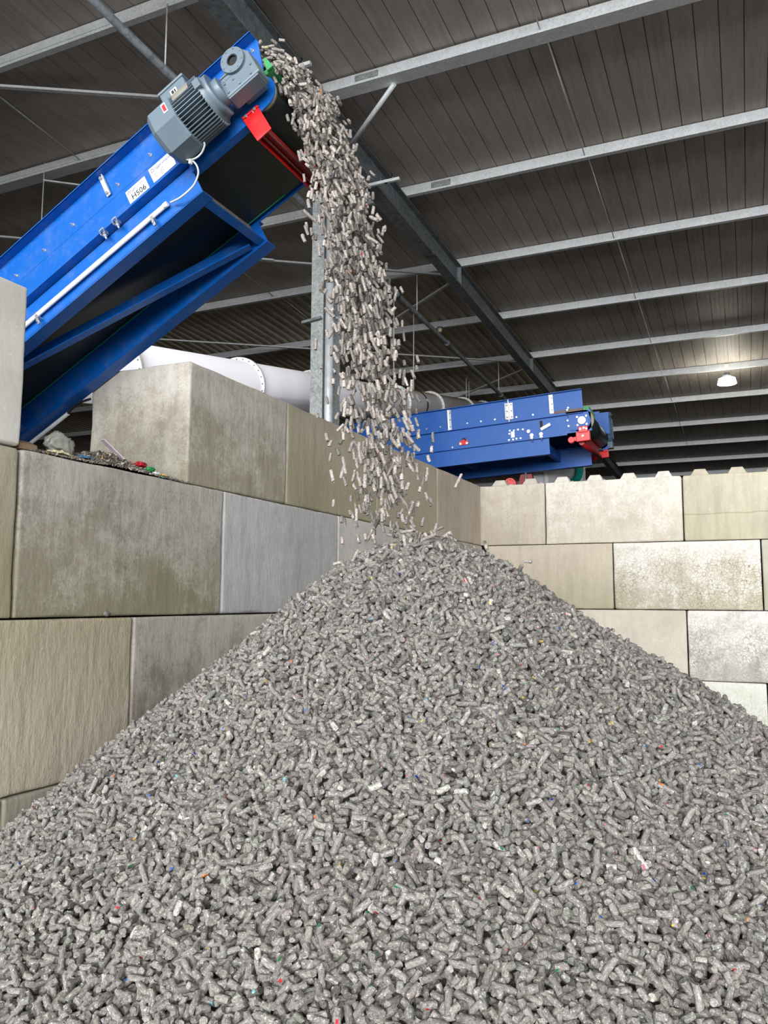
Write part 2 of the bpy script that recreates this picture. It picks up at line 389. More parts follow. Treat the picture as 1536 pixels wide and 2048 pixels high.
# ------------------------------------------------------------------ concrete blocks
def block_mat(name, base, moss=0, moss_lo=True, dark=0, white=0, crack=0, streak=.5, seed=0, rough_b=.25, band=0):
    m = Mat(name, .88, 0, .25); v = m.coord(loc=(seed*3.7, seed*1.9, 0)); vs = m.coord((5, 5, .5), (seed*2.3, seed, 0))
    t = m.n('ShaderNodeTexCoord'); sx = m.n('ShaderNodeSeparateXYZ'); m.l(t.outputs['Object'], sx.inputs[0]); z = sx.outputs[2]   # 0 bottom, .8 top
    gm_ = sum(base[:3])/3; base = tuple(x*.84+gm_*.16 for x in base[:3])+(1,)
    k = lambda q: tuple(min(1, x*q) for x in base[:3])+(1,)
    f = m.noise(v, 2.2, 9, .62); s_ = m.noise(vs, 2.5, 6, .6); g = m.noise(v, 70, 3, .7)
    col = m.ramp(f, [(.25, k(.80)), (.5, k(1)), (.75, k(1.12))])
    if streak: col = m.mix(m.ramp(s_, [(.45, (0, 0, 0)), (.72, (streak,)*3)]), col, k(.62))
    if dark:
        h = m.math('ADD', m.math('ADD', m.math('MULTIPLY', f, 1.0), m.math('MULTIPLY', m.math('SUBTRACT', g, .5), .3)), m.math('MULTIPLY', s_, .6))
        col = m.mix(m.ramp(h, [(.65, (0, 0, 0)), (.95, (dark,)*3)]), col, k(.42))
    if moss:
        zz = m.math('ADD', m.math('MULTIPLY', z, -1.1 if moss_lo else 1.1), m.math('MULTIPLY', m.math('SUBTRACT', g, .5), .5))
        h = m.math('ADD', zz, m.math('ADD', m.math('MULTIPLY', f, 1.2), m.math('MULTIPLY', s_, .5)))
        lo = .35 if moss_lo else 1.25
        c = srgb(132, 130, 84)
        col = m.mix(m.ramp(m.math('SUBTRACT', h, lo-.5 if moss_lo else lo-.5), [(.35, (0, 0, 0)), (.85, (moss,)*3)]), col, c)
    if white:
        h = m.math('ADD', m.math('ADD', m.noise(v, 3.1, 9, .78), m.math('MULTIPLY', m.math('SUBTRACT', g, .5), .35)), m.math('MULTIPLY', z, .25))
        col = m.mix(m.ramp(h, [(.52, (0, 0, 0)), (.70, (white,)*3)]), col, srgb(232, 228, 222))
    if crack:
        x = m.n('ShaderNodeTexVoronoi', feature='DISTANCE_TO_EDGE'); x.inputs['Scale'].default_value = 24
        w_ = m.n('ShaderNodeVectorMath', operation='ADD'); nn = m.n('ShaderNodeTexNoise'); nn.inputs['Scale'].default_value = 9; m.l(v, nn.inputs['Vector'])
        sc_ = m.n('ShaderNodeVectorMath', operation='SCALE'); sc_.inputs['Scale'].default_value = .08; m.l(nn.outputs['Color'], sc_.inputs[0])
        m.l(v, w_.inputs[0]); m.l(sc_.outputs[0], w_.inputs[1]); m.l(w_.outputs[0], x.inputs['Vector'])
        cm = m.math('MULTIPLY', m.ramp(x.outputs['Distance'], [(.0, (1, 1, 1)), (.07, (0, 0, 0))]), m.ramp(f, [(.35, (.25,)*3), (.55, (crack,)*3)]))
        cm = m.math('MULTIPLY', cm, m.ramp(z, [(.50, (1, 1, 1)), (.74, (.22,)*3)]))
        col = m.mix(cm, col, srgb(128, 122, 100))
    if band:
        d = m.math('ABSOLUTE', m.math('SUBTRACT', m.math('ADD', z, m.math('MULTIPLY', m.noise(v, 3, 3), .05)), .33))
        col = m.mix(m.ramp(d, [(.0, (.5,)*3), (.012, (0, 0, 0))]), col, srgb(120, 124, 90))
    # grime that sits on the outer edge of each casting
    col = m.mix(m.ramp(g, [(.30, (.35,)*3), (.42, (0, 0, 0))]), col, k(.55))
    col = m.mix(m.ramp(m.noise(v, 38, 2, .5), [(.68, (0, 0, 0)), (.74, (.5,)*3)]), col, k(1.35))
    m.col(col)
    ch = m.noise(m.coord((26, 26, 9), (seed, 0, seed*5)), 1.0, 4, .6)
    h = m.math('ADD', m.math('ADD', m.math('MULTIPLY', f, .8), m.math('MULTIPLY', ch, .55)), m.math('ADD', m.math('MULTIPLY', s_, .3), m.math('MULTIPLY', g, .12)))
    col = m.mix(m.ramp(ch, [(.30, (.30,)*3), (.48, (0, 0, 0))]), col, k(.66)); m.col(col)
    m.bump(h, rough_b, .03); return m.m
def block(x0, x1, y0, y1, z0, z1, label, mat, group, studs=0):
    r = .022; g = .006
    lo = np.array((x0+g, y0+g, z0+.002)); hi = np.array((x1-g, y1-g, z1-.004)); o0 = np.array(((x0+x1)/2, (y0+y1)/2, z0+.002))
    def ticks(a, b):
        n = max(2, int((b-a)/.045)); return [a, a+.006, a+.014, a+r]+[a+r+(b-a-2*r)*i/n for i in range(1, n)]+[b-r, b-.014, b-.006, b]
    T = [ticks(lo[i], hi[i]) for i in range(3)]
    vs = []; fs = []; idx = {}
    def vid(p):
        k = tuple(round(c, 5) for c in p)
        if k not in idx:
            idx[k] = len(vs); q = np.array(p)
            rr = r*(.55+.9*noise.noise(Vector(q)*4)+.5*abs(noise.noise(Vector(q)*19)))
            rr = max(.008, min(.04, rr)); inn = np.clip(q, lo+rr, hi-rr); d = q-inn; L = np.linalg.norm(d)
            if L > rr: q = inn+d/L*rr
            n_ = noise.noise(Vector(q)*2.1)*.005+noise.noise(Vector(q)*9)*.0018
            for a in range(3):
                if abs(p[a]-lo[a]) < 1e-6: q[a] += .0005-abs(n_)*-1*.5
                elif abs(p[a]-hi[a]) < 1e-6: q[a] -= .0005+abs(n_)*.5
            vs.append(tuple(q-o0))
        return idx[k]
    for ax in range(3):
        u, v_ = [(1, 2), (2, 0), (0, 1)][ax]
        for side, c in ((0, lo[ax]), (1, hi[ax])):
            A, B = T[u], T[v_]
            for i in range(len(A)-1):
                for j in range(len(B)-1):
                    q = []
                    for a, b in ((A[i], B[j]), (A[i+1], B[j]), (A[i+1], B[j+1]), (A[i], B[j+1])):
                        p_ = [0, 0, 0]; p_[ax] = c; p_[u] = a; p_[v_] = b; q.append(vid(p_))
                    fs.append(q if side else q[::-1])
    me = bpy.data.meshes.new('concrete_block'); me.from_pydata(vs, [], fs); me.polygons.foreach_set('use_smooth', [True]*len(fs)); me.materials.append(mat)
    o = bpy.data.objects.new('concrete_block', me); C.objects.link(o); o.location = o0; tag(o, label, 'concrete block', group)
    if studs:
        n = round((x1-max(x0, 0))/.4)
        for i in range(n):
            cx = max(x0, 0)+.2+.4*i-.01
            for cy in (y0+.2, y0+.6):
                m = MB(); s1, s2, hh = .105, .06, .085; z = z1-.004
                v = [(cx+a*s1, cy+b*s1, z) for a, b in ((-1, -1), (1, -1), (1, 1), (-1, 1))]+[(cx+a*s2, cy+b*s2, z+hh) for a, b in ((-1, -1), (1, -1), (1, 1), (-1, 1))]
                m.add(v, [(3, 2, 1, 0), (4, 5, 6, 7)]+[(k, (k+1) % 4, 4+(k+1) % 4, 4+k) for k in range(4)]); m.build('stud', mat, o, .008)
    return o
Z0, Z1, Z2, Z3, Z4 = 0, .823, 1.612, 2.400, 3.168
GL, GR = 'concrete blocks of the left wall', 'concrete blocks of the back wall'
S = srgb
bm_ = block_mat
# left wall, top course
block(-.8, 0, -8.8, -7.2, Z3, Z4, 'smooth pale concrete block standing alone at the left end of the top course', bm_('concrete_pale_smooth', S(205, 202, 192), streak=.12, rough_b=.08, seed=1), GL)
block(-.82, -.02, -5.96, -4.8, Z3, Z4, 'weathered brown-grey end block beside the conveyor gap, its end face showing', bm_('concrete_weathered_end', S(172, 162, 146), dark=.45, white=.35, moss=.25, seed=2, streak=.5), GL)
block(-.82, -.02, -4.8, -3.2, Z3, Z4, 'olive-green mossy block of the top course in front of the column foot', bm_('concrete_olive_moss', S(180, 170, 148), moss=.4, streak=.35, seed=3), GL)
block(-.82, -.02, -3.2, -1.6, Z3, Z4, 'tan block of the top course right of the olive mossy one', bm_('concrete_tan', S(176, 164, 142), moss=.2, streak=.4, seed=4), GL)
block(-.82, -.02, -1.6, 0, Z3, Z4, 'pinkish tan block of the top course touching the corner', bm_('concrete_pink_tan', S(178, 165, 148), streak=.35, seed=5), GL)
# second course
block(-.8, 0, -8.8, -7.2, Z2, Z3, 'olive-stained block below the smooth pale one at the left edge', bm_('concrete_olive_left', S(170, 161, 138), moss=.55, streak=.4, seed=6), GL)
block(-.8, 0, -7.2, -5.6, Z2, Z3, 'large brown-grey block with green foot carrying the scraps of waste', bm_('concrete_brown_green', S(160, 150, 136), moss=.45, dark=.5, white=.3, streak=.4, seed=7), GL)
block(-.8, 0, -5.6, -4.0, Z2, Z3, 'blue-grey smooth block in the middle of the second course', bm_('concrete_blue_grey', S(180, 180, 180), streak=.15, dark=.3, white=.2, seed=8), GL)
block(-.8, 0, -4.0, -2.4, Z2, Z3, 'light grey block right of the blue-grey one, half behind the heap top', bm_('concrete_light_grey', S(184, 180, 172), streak=.3, white=.35, seed=9), GL)
block(-.8, 0, -2.4, -.8, Z2, Z3, 'thin visible strip of greenish block right behind the heap top', bm_('concrete_strip', S(170, 164, 146), moss=.3, seed=10), GL)
block(-.8, 0, -.8, 0, Z2, Z3, 'half block at the corner just right of the heap top', bm_('concrete_corner', S(182, 176, 160), seed=11), GL)
# third course
block(-.8, 0, -8.0, -6.4, Z1, Z2, 'large sandy pitted block at the left edge with a green upper side', bm_('concrete_sandy', S(192, 178, 156), moss=.35, moss_lo=False, streak=.25, rough_b=.45, seed=12), GL)
block(-.8, 0, -6.4, -4.8, Z1, Z2, 'dark brown stained block right of the sandy one, half buried in pellets', bm_('concrete_dark_brown', S(160, 150, 134), dark=.6, white=.3, streak=.45, seed=13), GL)
block(-.8, 0, -4.8, -3.2, Z1, Z2, 'grey block of the third course almost hidden behind the heap shoulder', bm_('concrete_hidden', S(172, 166, 154), seed=14), GL)
block(-.8, 0, -8.8, -7.2, Z0, Z1, 'dark edge of a bottom course block at the left frame edge', bm_('concrete_bottom_left', S(120, 116, 100), moss=.3, seed=15), GL)
block(-.8, 0, -7.2, -5.6, Z0, Z1, 'greenish grey bottom course block peeping over the pellets at the left', bm_('concrete_bottom', S(164, 158, 140), moss=.35, seed=16), GL)
block(-.8, 0, -5.6, -4.0, Z0, Z1, 'bottom course block of the left wall buried by the heap', bm_('concrete_buried', S(164, 158, 140), seed=17), GL)
# back wall
block(-.30, .8, 0, .8, Z3, Z4, 'half-length beige block at the inner corner, top of the back wall', bm_('concrete_beige_corner', S(196, 184, 162), dark=.25, white=.3, streak=.3, seed=21), GR, 1)
block(.8, 2.4, 0, .8, Z3, Z4, 'long cream block with whitish smears, top of the back wall', bm_('concrete_cream', S(204, 194, 174), white=.6, streak=.15, seed=22), GR, 1)
block(2.4, 4.0, 0, .8, Z3, Z4, 'yellowish green-tinged top block at the right edge with a horizontal seam', bm_('concrete_seam', S(200, 191, 166), moss=.2, band=1, seed=23), GR, 1)
block(0.03, 1.6, 0, .8, Z2, Z3, 'tan block with bright green moss patch, second course beside the heap top', bm_('concrete_tan_moss', S(196, 183, 162), moss=.4, streak=.3, seed=24), GR)
block(1.6, 3.2, 0, .8, Z2, Z3, 'finely crazed block with white top and green foot, second course', bm_('concrete_crazed', S(204, 194, 176), moss=.35, crack=1, white=.75, seed=25), GR)
block(3.2, 4.8, 0, .8, Z2, Z3, 'greenish sliver of block at the right edge, second course', bm_('concrete_sliver', S(188, 186, 166), moss=.4, seed=26), GR)
block(0.03, .8, 0, .8, Z1, Z2, 'half block of the back wall hidden behind the heap', bm_('concrete_hidden_back', S(190, 180, 162), seed=27), GR)
block(.8, 2.4, 0, .8, Z1, Z2, 'plain cream block right of the heap slope, third course', bm_('concrete_plain_cream', S(202, 192, 174), streak=.15, seed=28), GR)
block(2.4, 4.0, 0, .8, Z1, Z2, 'whitish cracked block at the right edge, third course', bm_('concrete_white_cracked', S(190, 182, 172), crack=.9, white=.7, dark=.3, seed=29), GR)
block(0.03, 1.6, 0, .8, Z0, Z1, 'bottom block of the back wall fully behind the heap', bm_('concrete_bottom_back', S(190, 182, 164), seed=30), GR)
block(1.6, 3.2, 0, .8, Z0, Z1, 'pale green-white cracked bottom block above the right end of the heap', bm_('concrete_pale_green', S(204, 206, 188), crack=.5, white=.5, streak=.1, seed=31), GR)
block(3.2, 4.8, 0, .8, Z0, Z1, 'brownish bottom block at the lower right frame edge', bm_('concrete_bottom_right', S(160, 148, 122), seed=32), GR)

# ------------------------------------------------------------------ near conveyor
AN = math.radians(28.2); YN, YF = -6.68, -6.05
HO = Vector((.834, 0, 4.558))
e1 = Vector((math.cos(AN), 0, math.sin(AN))); e3 = Vector((-math.sin(AN), 0, math.cos(AN)))
LM = Matrix((e1, Vector((0, 1, 0)), e3)).transposed().to_4x4(); LM.translation = HO      # local (s along, y, n up)
L = lambda: MB(LM)
SL = -5.6
cv = thing('belt_conveyor', (-4.2, -6.37, 0), 'large bright blue inclined belt conveyor with motor, pouring pellets onto the heap', 'conveyor')
def side_plate(y0, y1):
    m = L(); ps = [(0, 0), (.008, -.04), (-.024, -.262), (-.03, -.27), (-.05, -.262)]
    cx, cn, rr = -.095, -.330, .092
    arc = [(cx+rr*math.cos(t), cn+rr*math.sin(t)) for t in np.linspace(1.0, -1.25, 9)]
    ps = [(.022, -.046), (.026, -.07), (-.024, -.25), (-.046, -.254)]+arc+[(-.135, -.425), (-.60, -.425), (-.60, -.369), (SL, -.369), (SL, -.046)]
    m.prism(ps, y0, y1); return m
pl = side_plate(YN, YN+.006); 
pl.box(SL, .022, YN-.052, YN, -.052, -.046); pl.box(SL, .022, YN-.052, YN-.047, -.052, -.040)
pl.box(SL, -.60, YN-.04, YN+.012, -.375, -.369); pl.box(SL, -.60, YN-.0015, YN, -.216, -.2145)
pl.build('near_side_plate', 'blue', cv)
pf = side_plate(YF-.006, YF); pf.box(SL, 0, YF, YF+.045, -.052, -.046); pf.box(SL, -.2, YF-.11, YF-.006, -.40, -.394); pf.build('far_side_plate', 'blue', cv)
m = L(); m.box(SL, -.37, YF-.15, YF-.145, -.40, -.27); m.box(SL, -.37, YN+.145, YN+.15, -.40, -.27); m.build('inner_skirt', 'blue', cv)
# head plate under the motor and the inner lower flange
m = L(); m.box(-.60, -.14, YN, YN+.05, -.431, -.425); m.build('head_flange', 'blue', cv)
# stringer channels
m = L(); m.box(SL, -.598, YN+.012, YN+.020, -.552, -.375); m.box(SL, -.598, YN+.012, YN+.10, -.558, -.55); m.box(SL, -.598, YN+.012, YN+.10, -.383, -.377)
m.build('near_stringer', 'blue', cv)
m = L(); m.box(SL, -.598, YF-.008, YF, -.562, -.39); m.box(SL, -.598, YF-.008, YF+.085, -.568, -.56); m.box(SL, -.598, YF-.008, YF+.07, -.396, -.39)
m.build('far_stringer', 'blue', cv)
for s0 in (-.66, -2.7, -4.6):
    b = L(); b.box(s0, s0+.006, YN+.02, YF-.008, -.55, -.40); b.box(s0, s0+.05, YN+.02, YF-.008, -.556, -.55); b.box(s0, s0+.05, YN+.02, YF-.008, -.40, -.394)
    b = b.build('cross_beam', 'blue', cv)
    if s0 == -.66:
        t_ = L(); t_.box(s0+.006, s0+.012, YN+.03, YF-.02, -.545, -.41); t_.build('dust_layer', 'dust', b)
# diagonal brace in the plane of the stringers
def lbar(m, a, b, w, h):
    a = Vector((a[0], a[1], 0)); b = Vector((b[0], b[1], 0)); d = (b-a).normalized(); nrm = Vector((-d.y, d.x, 0))
    return a, b, d, nrm
def diag(a, b):
    m = L(); a_, b_, d, nr = lbar(m, a, b, 0, 0)
    def slab(o0, o1, n0, n1):
        v = [(c+nr*o).to_tuple()[:2]+(n,) for c in (a_, b_) for o, n in ((o0, n0), (o1, n0), (o1, n1), (o0, n1))]
        m.add(v, [(3, 2, 1, 0), (4, 5, 6, 7)]+[(i, (i+1) % 4, 4+(i+1) % 4, 4+i) for i in range(4)])
    slab(0, .006, -.552, -.47); slab(0, .05, -.558, -.552)
    return m.build('diagonal_brace', 'blue', cv)
diag((-.70, YF-.02), (-2.66, YN+.03)); diag((-2.74, YF-.02), (-4.55, YN+.03))
# belt, pulley, rollers
m = L(); yb0, yb1 = YN+.035, YF-.035; cx, cn, r1, r2 = -.095, -.330, .080, .088
outer = [(SL, -.418), (cx, cn-r2)]+[(cx+r2*math.cos(t), cn+r2*math.sin(t)) for t in np.linspace(-PI/2, PI/2, 14)]+[(SL, cn+r2)]
inner = [(SL, cn+r2-.008), (cx, cn+r2-.008)]+[(cx+r1*math.cos(t), cn+r1*math.sin(t)) for t in np.linspace(PI/2, -PI/2, 14)]+[(SL, -.410)]
n = len(outer); pts = outer+inner
v = [(a, y, b) for y in (yb0, yb1) for a, b in pts]; N = len(pts)
m.add(v, [(i, (i+1) % N, N+(i+1) % N, N+i) for i in range(N)])
for base in (0, N):
    k = len(outer)
    m.add([v[base+i] for i in range(N)], [(i, i+1, N-2-i, N-1-i) for i in range(k-1)])
m.build('belt', 'belt', cv)
m = L(); m.box(SL, -.37, YF-.152, YF-.150, -.276, -.268); m.box(SL, -.37, YF-.043, YF-.036, -.420, -.414); m.build('belt_edge_glint', 'beltglint', cv)  # strips painting the light caught along the belt edges
m = L(); m.cyl((cx, YN+.012, cn), (cx, YN+.035, cn), .086, 32); m.cyl((cx, yb0+.01, cn), (cx, yb1-.01, cn), .078, 32); m.build('head_pulley', 'pulley', cv)
m = L(); m.box(-.03, .028, YN+.01, YF-.01, -.262, -.235); m.prism([(.006, -.19), (.022, -.19), (.034, -.262), (-.004, -.262)], YN-.008, YN+.004); m.build('green_rubber_lip', 'green', cv)
m = L()
for s0 in (-3.1, -4.1): L().cyl((s0, YN+.03, -.447), (s0, YF-.03, -.447), .028, 16).build('return_roller', 'black', cv)

# bolts, splice plate, clevises
for s0, n0 in ((-.767, -.166), (-1.013, -.170), (-1.365, -.171), (-1.598, -.172), (-1.835, -.174), (-2.07, -.175), (-.165, -.405), (-.02, -.10)):
    m = L(); m.cyl((s0, YN-.004, n0), (s0, YN, n0), .009, 12); m.cyl((s0, YN-.014, n0), (s0, YN-.004, n0), .0055, 6); m.cyl((s0, YN-.022, n0), (s0, YN-.014, n0), .003, 8); m.build('bolt', 'steel', cv)
m = L(); m.box(-1.100, -1.070, YN-.012, YN-.006, -.19, -.055); m.box(-1.073, -1.070, YN-.024, YN-.006, -.19, -.055)
sp = m.build('splice_plate', 'galv', cv)
m = L()
for n0 in (-.07, -.175): m.cyl((-1.088, YN-.024, n0), (-1.088, YN-.012, n0), .009, 8)
m.build('nut', 'steel', sp)
for s0 in (-1.10, -1.195):
    m = L(); m.box(s0-.016, s0+.016, YN-.046, YN-.014, -.368, -.362); m.box(s0-.016, s0-.012, YN-.046, YN-.014, -.395, -.362); m.box(s0+.012, s0+.016, YN-.046, YN-.014, -.395, -.362)
    m.cyl((s0, YN-.03, -.425), (s0, YN-.03, -.355), .006, 10); m.cyl((s0, YN-.03, -.408), (s0, YN-.03, -.393), .012, 6); m.build('adjusting_clamp', 'steel', cv, .001)
# white conduit + cable
cd_ = L(); cd_.cyl((-3.9, YN-.012, -.492), (-.80, YN-.012, -.492), .0125, 16); cd_.cyl((-.795, YN-.012, -.492), (-.82, YN-.012, -.492), .0145, 16)
cdo = cd_.build('conduit_pipe', 'white', cv)
for s0 in (-.905, -1.795, -2.7):
    m = L(); m.box(s0-.010, s0+.010, YN-.030, YN+.012, -.520, -.510); m.box(s0-.007, s0+.007, YN-.028, YN-.020, -.56, -.512); m.cyl((s0, YN-.034, -.54), (s0, YN-.016, -.54), .007, 8); m.ring((s0-.008, YN-.012, -.492), (s0+.008, YN-.012, -.492), .0125, .0165, 16); m.build('pipe_clip', 'steel', cdo)
def bez(ps, n=14):
    out = []
    ps = [Vector(p) for p in ps]
    for i in range(len(ps)-1):
        a, b = ps[i], ps[i+1]; t0 = (b-ps[i-1])/2 if i else (b-a)/2; t1 = (ps[i+2]-a)/2 if i+2 < len(ps) else (b-a)/2
        for k in range(n):
            t = k/n; out.append(a*(2*t**3-3*t**2+1)+t0*(t**3-2*t**2+t)+b*(-2*t**3+3*t**2)+t1*(t**3-t**2))
    out.append(ps[-1]); return out
yc = YN-.02
from mathutils import geometry as _g
def onplane(u, vv, y):
    d = (u-768)/F*rt+(1024-vv)/F*up+fw; t = (y-CAM.y)/d.y; return CAM+d*t
cab = [onplane(a, b, y) for a, b, y in ((341, 405, yc), (362, 394, yc-.02), (386, 372, yc-.035), (396, 350, yc-.05), (395, 335, yc-.06), (388, 324, yc-.07), (381, 320, yc-.08), (372, 319, yc-.09), (358, 312, yc-.08), (345, 300, yc-.06))]
m = MB(); m.tube(bez(cab), .0048, 8)
c2 = [onplane(a, b, y) for a, b, y in ((380, 320, yc-.08), (392, 316, yc-.08), (403, 306, yc-.08), (409, 292, yc-.09), (408, 284, yc-.10))]
m.tube(bez(c2), .0048, 8); cb = m.build('power_cable', 'cable', cv)
q = onplane(381, 322, yc-.08); MB().box(q.x-.006, q.x+.006, q.y-.008, q.y+.008, q.z-.016, q.z+.008).build('cable_tie', 'white', cb)
# signs
def sign(s0, s1, n0, n1, big):
    m = L(); m.box(s0, s1, YN-.003, YN, n0, n1); o = m.build('sign_plate', 'label', cv)
    def text(body, s, n, size, mat, off=.0035, bold=0):
        cu = bpy.data.curves.new('lettering', 'FONT'); cu.body = body; cu.size = size; cu.extrude = .0002; cu.offset = bold
        cu.materials.append(MT[mat]); t = bpy.data.objects.new('lettering', cu)
        R = Matrix((e1, e3, Vector((0, -1, 0)))).transposed().to_4x4(); R.translation = HO+e1*s+e3*n+Vector((0, YN-off, 0))
        C.objects.link(t); bpy.context.view_layer.update()
        me = bpy.data.meshes.new_from_object(t.evaluated_get(bpy.context.evaluated_depsgraph_get())); me.transform(Matrix.Translation(-wl(cv)) @ R)
        C.objects.unlink(t); t2 = bpy.data.objects.new('lettering', me); C.objects.link(t2); t2.parent = o
    W = s1-s0; H_ = n1-n0
    lg = L()
    def outline(pts, w_=.0014):
        for a, b in zip(pts, pts[1:]):
            a = Vector(a); b = Vector(b); d = (b-a).normalized(); q = Vector((-d.y, d.x))*w_
            v = [(p.x, YN-.0038, p.y) for p in (a-q, b-q, b+q, a+q)]+[(p.x, YN-.003, p.y) for p in (a-q, b-q, b+q, a+q)]
            lg.add(v, [(0, 1, 2, 3), (7, 6, 5, 4)]+[(i, (i+1) % 4, 4+(i+1) % 4, 4+i) for i in range(4)])
    ls = s0+.012; ln = n1-.030 if not big else n1-.024; k = .017 if not big else .014
    outline([(ls+k*.35, ln), (ls, ln), (ls, ln+k*.75), (ls+k*.5, ln+k*1.2), (ls+k, ln+k*.75), (ls+k, ln), (ls+k*.7, ln), (ls+k*.7, ln+k*.3)])
    lg.build('logo', 'inkblue', o)
    if big:
        text('Eggersmann', s0+.032, n1-.023, .0205, 'inkblue'); text('H506', s0+.024, n0+.010, .046, 'ink', bold=.0006)
    else:
        text('Eggersmann', s0+.036, n1-.029, .0235, 'inkblue')
        m = L()
        for i in range(3): m.box(s0+.012, s0+.012+.03*(1, .8, .9)[i], YN-.0038, YN-.003, n1-.049-.009*i, n1-.0475-.009*i)
        for i in range(4): m.box(s0+.058, s0+.058+.03*(1, .7, .9, .5)[i], YN-.0038, YN-.003, n1-.049-.008*i, n1-.0472-.008*i)
        m.build('small_print', 'ink', o)
sign(-.995, -.853, -.325, -.244, True)
sign(-.818, -.658, -.322, -.232, False)
# red belt scraper
m = L(); m.prism([(-.232, -.385), (-.13, -.385), (-.122, -.555), (-.215, -.560)], YN-.012, YN-.004); m.prism([(-.232, -.395), (-.13, -.395), (-.122, -.405), (-.224, -.405)], YN-.020, YN-.012)
sc_ = thing('belt_scraper', tuple(HO+e1*-.18+e3*-.55+Vector((0, YN, 0))), 'bright red belt scraper bolted beneath the near conveyor head', 'scraper')
def rp(m_, nm, mt, par=sc_, bv=.002): return m_.build(nm, mt, par, bv)
rp(m, 'near_bracket', 'red')
m = L(); m.prism([(-.232, -.385), (-.13, -.385), (-.15, -.495), (-.24, -.495)], YF+.004, YF+.014); rp(m, 'far_bracket', 'red')
m = L(); m.box(-.215, -.21, YN-.004, YF+.004, -.545, -.47); m.box(-.21, -.15, YN-.004, YF+.004, -.475, -.47); rp(m, 'cross_bar', 'red')
m = L(); m.box(-.195, -.188, YN+.02, YF+.012, -.52, -.475); m.box(-.165, -.158, YN+.02, YF+.0, -.51, -.475); rp(m, 'wiper_blade', simple('worn_brown_rubber', srgb(120, 60, 56), .7))
for s0 in (-.205, -.150): rp(L().cyl((s0, YN-.022, -.402), (s0, YN-.012, -.402), .008, 6), 'bolt', 'steel', sc_, 0)
# gear motor
gm = thing('gear_motor', tuple(HO+e1*-.3+e3*-.45+Vector((0, YN-.12, 0))), 'grey finned gear motor bolted to the near side of the inclined conveyor', 'motor')
ym = YN-.115
m = L(); m.prism([(-.216, -.383), (-.005, -.383), (-.010, -.244), (-.045, -.19), (-.075, -.175), (-.135, -.185), (-.17, -.25), (-.222, -.29)], ym-.045, YN-.06); m.box(-.17, -.04, YN-.06, YN-.008, -.36, -.20)
gb = m.build('gearbox', 'grey', gm, .008)
m = L(); m.ring((-.097, ym-.062, -.240), (-.097, ym-.045, -.240), .030, .066, 40); m.build('output_flange', 'grey', gb, .002)
m = L(); m.cyl((-.097, ym-.050, -.240), (-.097, ym-.040, -.240), .030, 32); m.ring((-.097, ym-.060, -.240), (-.097, ym-.045, -.240), .024, .030, 32); m.build('hollow_shaft', 'black', gb)
m = L()
for i in range(8):
    t = i*PI/4+.2; m.cyl((-.097+.056*math.cos(t), ym-.065, -.240+.056*math.sin(t)), (-.097+.056*math.cos(t), ym-.062, -.240+.056*math.sin(t)), .004, 8)
for a, b in ((-.19, -.365), (-.14, -.32), (-.05, -.365), (-.03, -.32), (-.12, -.365), (-.19, -.31)): m.cyl((a, ym-.05, b), (a, ym-.045, b), .006, 6)
m.build('screw', 'galvdark', gb)
m = L(); m.box(-.205, -.02, ym-.040, YN-.07, -.392, -.382)
for i in range(3): m.box(-.20+.004*i, -.14, ym-.052+.004*i, ym-.044, -.275-.022*i, -.268-.022*i)
m.build('gearbox_cover', 'grey', gb, .003)
mc = (ym-.035, -.322)      # motor axis (y, n)
def mcyl(m_, s0, s1, r, n=40, r2=None): return m_.cyl((s0, mc[0], mc[1]), (s1, mc[0], mc[1]), r, n, r2)
m = mcyl(mcyl(mcyl(L(), -.245, -.205, .066), -.262, -.240, .108), -.290, -.262, .124, 40, .108); m.build('motor_flange', 'grey', gm, .003)
m = mcyl(L(), -.45, -.28, .104)
for i in range(44):
    t = 2*PI*i/44; a = Vector((0, math.cos(t), math.sin(t))); b = Vector((0, -math.sin(t), math.cos(t)))*.0016
    if .95 < t < 2.2: continue
    v = [Vector((s, mc[0], mc[1]))+a*r_+b*k for s in (-.45, -.285) for r_, k in ((.100, -1), (.132, -1), (.132, 1), (.100, 1))]
    m.add(v, [(3, 2, 1, 0), (4, 5, 6, 7)]+[(j, (j+1) % 4, 4+(j+1) % 4, 4+j) for j in range(4)])
fin = m.build('finned_housing', 'grey', gm)
oc = lambda k: [(mc[0]+k*math.cos(t)*(1 if abs(math.sin(t)) < .8 else 1), mc[1]+k*math.sin(t)) for t in [PI/8+i*PI/4 for i in range(8)]]
m = L(); m.prism(oc(.146), -.575, -.440, 'x'); o8 = oc(.146); i8 = oc(.120)
m.add([(-.575, a, b) for a, b in o8]+[(-.605, a, b) for a, b in i8], [tuple(range(8, 16))]+[(i, (i+1) % 8, 8+(i+1) % 8, 8+i) for i in range(8)])
fc = m.build('fan_cover', 'grey', gm, .010)
m = L()
for i in range(9): m.ring((-.609, mc[0], mc[1]), (-.605, mc[0], mc[1]), .018+.009*i, .0225+.009*i, 32)
m.build('fan_grille', 'grey', fc)
m = L(); m.box(-.505, -.35, mc[0]-.055, mc[0]+.055, mc[1]+.115, mc[1]+.190); m.box(-.512, -.343, mc[0]-.06, mc[0]+.06, mc[1]+.190, mc[1]+.205)
jb = m.build('terminal_box', 'grey', gm, .006)
m = L(); m.box(-.445, -.405, mc[0]-.0562, mc[0]-.055, mc[1]+.13, mc[1]+.165); m.build('sticker', 'label', jb)
m = L(); m.box(-.438, -.424, mc[0]-.0568, mc[0]-.056, mc[1]+.138, mc[1]+.158); m.box(-.420, -.412, mc[0]-.0568, mc[0]-.056, mc[1]+.138, mc[1]+.158); m.build('sticker_print', 'ink', jb)
